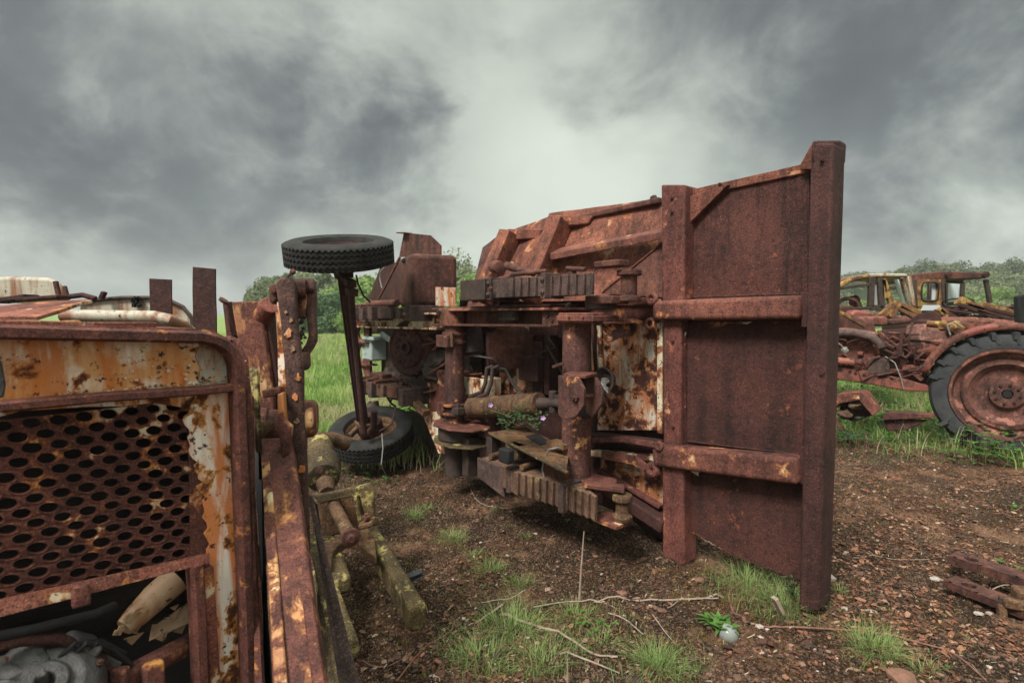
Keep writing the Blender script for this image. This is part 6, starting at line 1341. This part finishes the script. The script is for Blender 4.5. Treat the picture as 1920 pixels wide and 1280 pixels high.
for (px, py, s, lab) in ((1310, 1088, .03, 'reddish stone in the shade below the second cross bearer'), (1165, 1112, .03, 'flat orange stone just above the long pale stalk'), (1196, 1116, .022, 'smaller orange stone right of the flat one'), (1552, 1082, .04, 'pale angular stone on gravel right of the tail beam'), (1632, 1150, .03, 'grey flat stone right of the tail beam foot'), (1754, 1094, .028, 'white rounded pebble left of the holed bars'), (1690, 1275, .05, 'brown stone at the bottom edge on the right'), (815, 1275, .03, 'white pebble at the bottom edge'), (1835, 1158, .02, 'small whitish pebble beside the yoke')):
    MB().blob(gp(px, py)+Z*s*.15, s, 2, .2, (1.2, .9, .4), px, 2.2).out('stone', M['stone_' + ('red' if 'orange' in lab or 'red' in lab or 'brown' in lab else 'pale')] if 'stone_red' in M else M.setdefault('stone_red', plain('stone_red', (.26, .12, .08), (.16, .08, .055), .9, 30)) if 0 else (M.get('sr') or M.setdefault('sr', plain('red_stone', (.24, .12, .08), (.15, .08, .055), .9, 30))) if ('orange' in lab or 'red' in lab or 'brown' in lab) else (M.get('sp') or M.setdefault('sp', plain('pale_stone', (.42, .36, .32), (.28, .23, .2), .8, 30))), None, 0, label=lab, category='stone')

# ================================================================== trees
def crown_mesh(seed, nl, ls, sx=1.0, bare=0.0, clumps=18, flat=.8):
    """leaf clusters on lobes of a crown of unit radius centred at the origin"""
    rr = random.Random(seed); rw = Raw(); cl = []
    for i in range(clumps):
        a_ = rr.uniform(0, 6.28); e_ = rr.uniform(-.5, 1.0); r_ = rr.uniform(.35, .78); ce = math.sqrt(max(0, 1-min(1, abs(e_))**2)); cl.append((Vector((math.cos(a_)*r_*ce*sx, math.sin(a_)*r_*ce, e_*r_*flat)), rr.uniform(.15, .40)))
    for i in range(nl):
        c, r_ = rr.choice(cl); d = Vector((rr.gauss(0, 1), rr.gauss(0, 1), rr.gauss(.15, 1))).normalized(); p = c+d*r_*rr.uniform(.7, 1.08)*(1+.3*noise.noise(d*2+c*5))
        n_ = (d+Vector((rr.gauss(0, .6), rr.gauss(0, .6), rr.gauss(0, .6)))).normalized(); s = n_.cross(Vector((rr.random(), rr.random(), rr.random()))).normalized(); t = n_.cross(s); k = ls*rr.uniform(.5, 1.3)
        rw.add([tuple(p-s*k*.6-t*k*.3), tuple(p+s*k*.1-t*k*.6), tuple(p+s*k*.7+t*k*.1), tuple(p-s*k*.1+t*k*.6)], [(0, 1, 2, 3)], min(1, max(0, .5+.5*noise.noise(c*3)+rr.uniform(-.25, .25))))
    me = bpy.data.meshes.new('crown'); me.from_pydata(rw.v, [], rw.f); me.update(); at = me.attributes.new('tint', 'FLOAT', 'POINT'); at.data.foreach_set('value', rw.t)
    return me, cl
def trunk_mesh(cl, h, seed, fine=0):
    rr = random.Random(seed); b = MB(); base = Vector((0, 0, -h)); b.tube([base, base*.6+Vector((.03, .02, 0)), base*.25, Vector((0, 0, 0))], [.085, .065, .05, .035], 8)
    for c, r_ in cl:
        s = base*rr.uniform(.05, .5); m_ = (s+c)/2+Vector((0, 0, .08)); b.tube([s, m_, c], [.032, .02, .008], 5)
        for k in range(2+fine):
            d = Vector((rr.gauss(0, 1), rr.gauss(0, 1), rr.gauss(.5, .8))).normalized(); b.tube([m_.lerp(c, rr.random()), c+d*r_*.5, c+d*r_*rr.uniform(.9, 1.15)], [.012, .007, .002], 4)
    me = bpy.data.meshes.new('trunk'); b.bm.to_mesh(me); b.bm.free(); me.materials.append(M['bark']); return me
def fol(name, c1, c2): 
    m = leafmat(name, c1, c2, attr=True, trans=.3); return m
F1 = fol('foliage_olive', (.12, .145, .07), (.24, .27, .14)); F2 = fol('foliage_bright', (.13, .22, .055), (.32, .42, .12)); F3 = fol('foliage_dark', (.07, .125, .055), (.15, .23, .10)); F4 = fol('foliage_pale', (.16, .19, .09), (.27, .30, .16))
F5 = fol('foliage_mist', (.12, .145, .085), (.20, .225, .14))
protos = {}
for nm, sd, nl, ls, sx, mt, cls, fl, fine in ((a_, b_, int(c_*2.0), d_*.62, *r_) for a_, b_, c_, d_, *r_ in (('a', 1, 5200, .085, 1.0, F1, 22, .8, 2), ('b', 2, 6000, .085, 1.15, F2, 22, .85, 0), ('c', 3, 6500, .085, 1.1, F3, 20, .9, 0), ('d', 4, 2600, .07, .9, F4, 20, 1.0, 6), ('e', 5, 4200, .09, 1.2, F5, 22, .75, 1), ('f', 6, 4200, .09, 1.1, F1, 20, .8, 1), ('g', 8, 3600, .09, 1.2, F4, 20, .8, 2))):
    me, cl = crown_mesh(sd, nl, ls, sx, 0, cls, fl); me.materials.append(mt); protos[nm] = (me, trunk_mesh(cl, 1.25 if nm != 'c' else .9, sd, fine))
rt = random.Random(19)
def tree(kind, px, ytop, y, rad, lab, grp=None, name='tree', squash=1.0, th=1.25):
    top = D(px, ytop, y); cz = top.z-rad*.95*squash; gz_ = height(top.x, y); r_ = thing(name, lab, 'bush' if name == 'bush' else 'tree', Vector((top.x, y, gz_)), grp)
    cm, tm = protos[kind]; c = bpy.data.objects.new('crown', cm); COL.objects.link(c); c.parent = r_; c.location = (0, 0, cz-gz_); c.scale = (rad, rad, rad*squash); rz = rt.uniform(0, 6.28); c.rotation_euler = (0, 0, rz)
    t = bpy.data.objects.new('trunk', tm); COL.objects.link(t); t.parent = r_; hh = max(.3, (cz-gz_)/1.25); t.location = (0, 0, cz-gz_); t.scale = (rad, rad, rad*squash if name == 'bush' else min(hh, 30)*1.02); t.rotation_euler = (0, 0, rz)
    return r_
tree('a', 490, 540, 58, 2.6, 'low olive tree at the far left end of the middle clump', name='tree')
tree('a', 515, 514, 60, 3.6, 'olive-green tree behind the tip of the lifting arm')
tree('a', 548, 497, 60, 4.2, 'rounded olive tree left of the raised truck wheel')
tree('d', 585, 488, 62, 4.4, 'thin-leaved tree directly behind the raised truck wheel')
tree('a', 632, 492, 60, 4.6, 'olive tree behind the upper end of the front axle')
tree('b', 690, 498, 50, 4.6, 'bright yellow-green tree between the front axle and the fuel tank')
tree('b', 725, 505, 52, 4.0, 'bright green tree partly behind the dark mudguard')
tree('c', 600, 548, 44, 2.4, 'dark rounded bush in front of the olive trees, left of the axle', name='bush')
tree('c', 628, 543, 44, 2.2, 'dark green bush right beside the front axle', name='bush')
tree('b', 672, 555, 42, 2.0, 'light bush under the bright tree right of the axle', name='bush')
tree('c', 572, 558, 46, 1.8, 'small dark bush at the left of the bush row', name='bush')
tree('b', 700, 558, 42, 1.8, 'low bright bush below the mudguard', name='bush')
tree('g', 872, 474, 42, 3.6, 'pale sparse tree between the fuel tank and the bed ribs')
tree('d', 850, 468, 46, 3.6, 'almost bare tree rising just right of the cab panel')
tree('b', 890, 500, 38, 2.6, 'light green tree low beside the left bed rib')
tree('d', 822, 474, 50, 3.6, 'bare-branched tree behind the fuel tank corner')
tree('g', 780, 476, 50, 3.8, 'pale tree hidden mostly behind the fuel tank')
# far wood at the right
LB = 'one of the misty crowns of the continuous wood behind the yellow cabs'
prof = [(1540, 512), (1570, 508), (1600, 503), (1640, 499), (1680, 494), (1720, 489), (1750, 480), (1780, 484), (1820, 488), (1860, 481), (1900, 482), (1940, 485), (1990, 487)]
def ytop_at(x):
    for i in range(len(prof)-1):
        if prof[i][0] <= x <= prof[i+1][0]: t = (x-prof[i][0])/(prof[i+1][0]-prof[i][0]); return prof[i][1]*(1-t)+prof[i+1][1]*t
    return 490
for row, (yy, dy, ra, st) in enumerate(((95, 0, 4.2, 27), (82, 17, 3.4, 25), (72, 34, 3.0, 25), (62, 52, 2.6, 25), (54, 68, 2.3, 26))):
    x = 1535+row*7
    while x < 2000:
        tree(rt.choice('eeeg' if row == 0 else 'efeg' if row < 3 else 'fgbe'), x, ytop_at(x)+dy+rt.uniform(-4, 5), yy+rt.uniform(-3, 3), ra*rt.uniform(.85, 1.2), LB, 'crowns of the far wood'); x += st*rt.uniform(.8, 1.2)

# ================================================================== sky and light
w = bpy.data.worlds.new("World"); scene.world = w; w.use_nodes = True; nt = w.node_tree; nt.nodes.clear(); n = N(nt)
out = n.new('ShaderNodeOutputWorld'); bg = n.new('ShaderNodeBackground'); n.link(bg.outputs[0], out.inputs[0])
SUN_EL, SUN_AZ = 52, -35      # azimuth from +Y towards +X
sky = n.new('ShaderNodeTexSky', sky_type='NISHITA'); sky.sun_disc = False; sky.sun_elevation = R(SUN_EL); sky.sun_rotation = R(SUN_AZ)
tc = n.new('ShaderNodeTexCoord'); sp_ = n.new('ShaderNodeSeparateXYZ'); n.link(tc.outputs['Generated'], sp_.inputs[0])
zc = n.math('MAXIMUM', sp_.outputs[2], 0.0); den = n.math('ADD', zc, .75)
cb = n.new('ShaderNodeCombineXYZ'); n.link(n.math('DIVIDE', sp_.outputs[0], den), cb.inputs[0]); n.link(n.math('DIVIDE', sp_.outputs[1], den), cb.inputs[1])
mp = n.new('ShaderNodeMapping'); n.link(cb.outputs[0], mp.inputs[0]); mp.inputs['Location'].default_value = (2.3, 1.1, 0)
c1 = n.noise(mp.outputs[0], 2.3, 8, .50, .25); c2 = n.noise(mp.outputs[0], 5.0, 10, .60, .25)
val = n.math('ADD', n.ramp(c1, .32, .68, -.16, .16), n.ramp(c2, .32, .68, -.14, .14))
def blob(px, py, rad, amt, asp=1.0, wob=.10):
    d = ray(px, py).normalized(); a_ = d.cross(Z).normalized(); b_ = a_.cross(d)
    vd = n.new('ShaderNodeVectorMath', operation='DOT_PRODUCT'); n.link(tc.outputs['Generated'], vd.inputs[0]); vd.inputs[1].default_value = a_/(rad*asp)
    ve = n.new('ShaderNodeVectorMath', operation='DOT_PRODUCT'); n.link(tc.outputs['Generated'], ve.inputs[0]); ve.inputs[1].default_value = b_/rad
    vf = n.new('ShaderNodeVectorMath', operation='DOT_PRODUCT'); n.link(tc.outputs['Generated'], vf.inputs[0]); vf.inputs[1].default_value = d
    y_ = n.math('SUBTRACT', ve.outputs['Value'], d.dot(b_)/rad)
    r2 = n.math('ADD', n.math('MULTIPLY', vd.outputs['Value'], vd.outputs['Value']), n.math('MULTIPLY', y_, y_))
    r2 = n.math('ADD', r2, n.ramp(c2, .3, .7, -.9*wob*5, .9*wob*5))
    f_ = n.math('MULTIPLY', n.ramp(r2, 1.0, 0.0), n.ramp(vf.outputs['Value'], .0, .2)); return n.math('MULTIPLY', n.math('MULTIPLY', f_, f_) if 0 else n.ramp(f_, 0, 1), amt)
for q in ((100, 230, .40, -.42, 1.4), (400, 400, .20, -.14, 2.2), (580, 220, .13, -.16, 1.2), (200, 60, .25, -.16, 2.0), (430, 120, .20, .22, 1.4), (400, 330, .07, .08, 2.5), (900, 200, .42, .18, 1.3), (1000, 420, .22, .12, 2.0), (1160, 290, .2, .16, 1.4), (1650, 150, .32, -.40, 1.5), (1380, 60, .15, -.18, 1.4), (730, 60, .14, -.22, 1.4), (760, 340, .16, -.15, 1.5), (1720, 370, .15, .14, 2.2), (1880, 100, .3, -.2, 1.2), (300, 520, .16, .25, 3.2), (1100, 120, .12, -.14, 1.2), (60, 380, .16, -.16, 2.0)):
    val = n.math('ADD', val, blob(*q))
v = n.math('ADD', n.math('MULTIPLY', val, .80), .675)
cr = n.new('ShaderNodeValToRGB'); n.link(v, cr.inputs[0]); cr.color_ramp.interpolation = 'B_SPLINE'; e = cr.color_ramp.elements
e[0].position = 0; e[0].color = (.066, .071, .071, 1); e[1].position = 1; e[1].color = (.42, .45, .395, 1)
for p_, c_ in ((.25, (.082, .090, .093, 1)), (.5, (.175, .190, .178, 1)), (.75, (.300, .325, .288, 1))): q = e.new(p_); q.color = c_
hz = n.ramp(sp_.outputs[2], .0, .12, .45, 0.0); col = n.mix(hz, cr.outputs[0], (.30, .315, .305))
# clouds get brighter overhead, above what the camera sees
zen = n.ramp(sp_.outputs[2], .50, .92, 1.0, 3.4); mul = n.mix(1.0, col, (1, 1, 1), 'MULTIPLY')
vm = n.new('ShaderNodeVectorMath', operation='SCALE'); n.link(col, vm.inputs[0]); n.link(zen, vm.inputs['Scale'])
skm = n.new('ShaderNodeVectorMath', operation='SCALE'); n.link(sky.outputs[0], skm.inputs[0]); skm.inputs['Scale'].default_value = .05
fin = n.mix(.94, skm.outputs[0], vm.outputs[0]); n.link(fin, bg.inputs[0]); bg.inputs[1].default_value = 1.0
sl = bpy.data.lights.new('sun', 'SUN'); sl.energy = 2.4; sl.angle = R(18); sl.color = (1, .965, .91); so = bpy.data.objects.new('sun', sl); COL.objects.link(so)
sd = Vector((-.45, -.62, .95)).normalized(); so.rotation_euler = sd.to_track_quat('Z', 'Y').to_euler(); so.location = (0, 0, 20)
sky.sun_elevation = math.asin(sd.z); sky.sun_rotation = math.atan2(sd.x, sd.y)
# ================================================================== camera and output
cam = bpy.data.cameras.new('camera'); cam.sensor_width = 36; cam.lens = 18.75; cam.clip_start = .02; cam.clip_end = 3000
co_ = bpy.data.objects.new('camera', cam); COL.objects.link(co_); co_.location = CAM; co_.rotation_euler = (math.pi/2-PITCH, 0, 0); scene.camera = co_
cam.dof.use_dof = True; cam.dof.focus_distance = 2.7; cam.dof.aperture_fstop = 3.5
scene.view_settings.view_transform = 'Standard'; scene.view_settings.look = 'None'; scene.view_settings.exposure = .95; scene.view_settings.gamma = 1
scene.render.film_transparent = False
try: scene.cycles.max_bounces = 5; scene.cycles.use_denoising = True
except Exception: pass

hz_ = MB(); hz_.box(Vector((0, 140, 9)), Vector((260, 0, 0)), Vector((0, 190, 0)), Vector((0, 0, 13)))
m = bpy.data.materials.new('haze'); m.use_nodes = True; nt = m.node_tree; nt.nodes.clear(); o_ = nt.nodes.new('ShaderNodeOutputMaterial'); pv = nt.nodes.new('ShaderNodeVolumePrincipled'); nt.links.new(pv.outputs[0], o_.inputs['Volume'])
pv.inputs['Color'].default_value = (.86, .90, .90, 1); pv.inputs['Density'].default_value = .0011; pv.inputs['Anisotropy'].default_value = .2
hz_.out('haze', m, None, 0, kind='stuff')
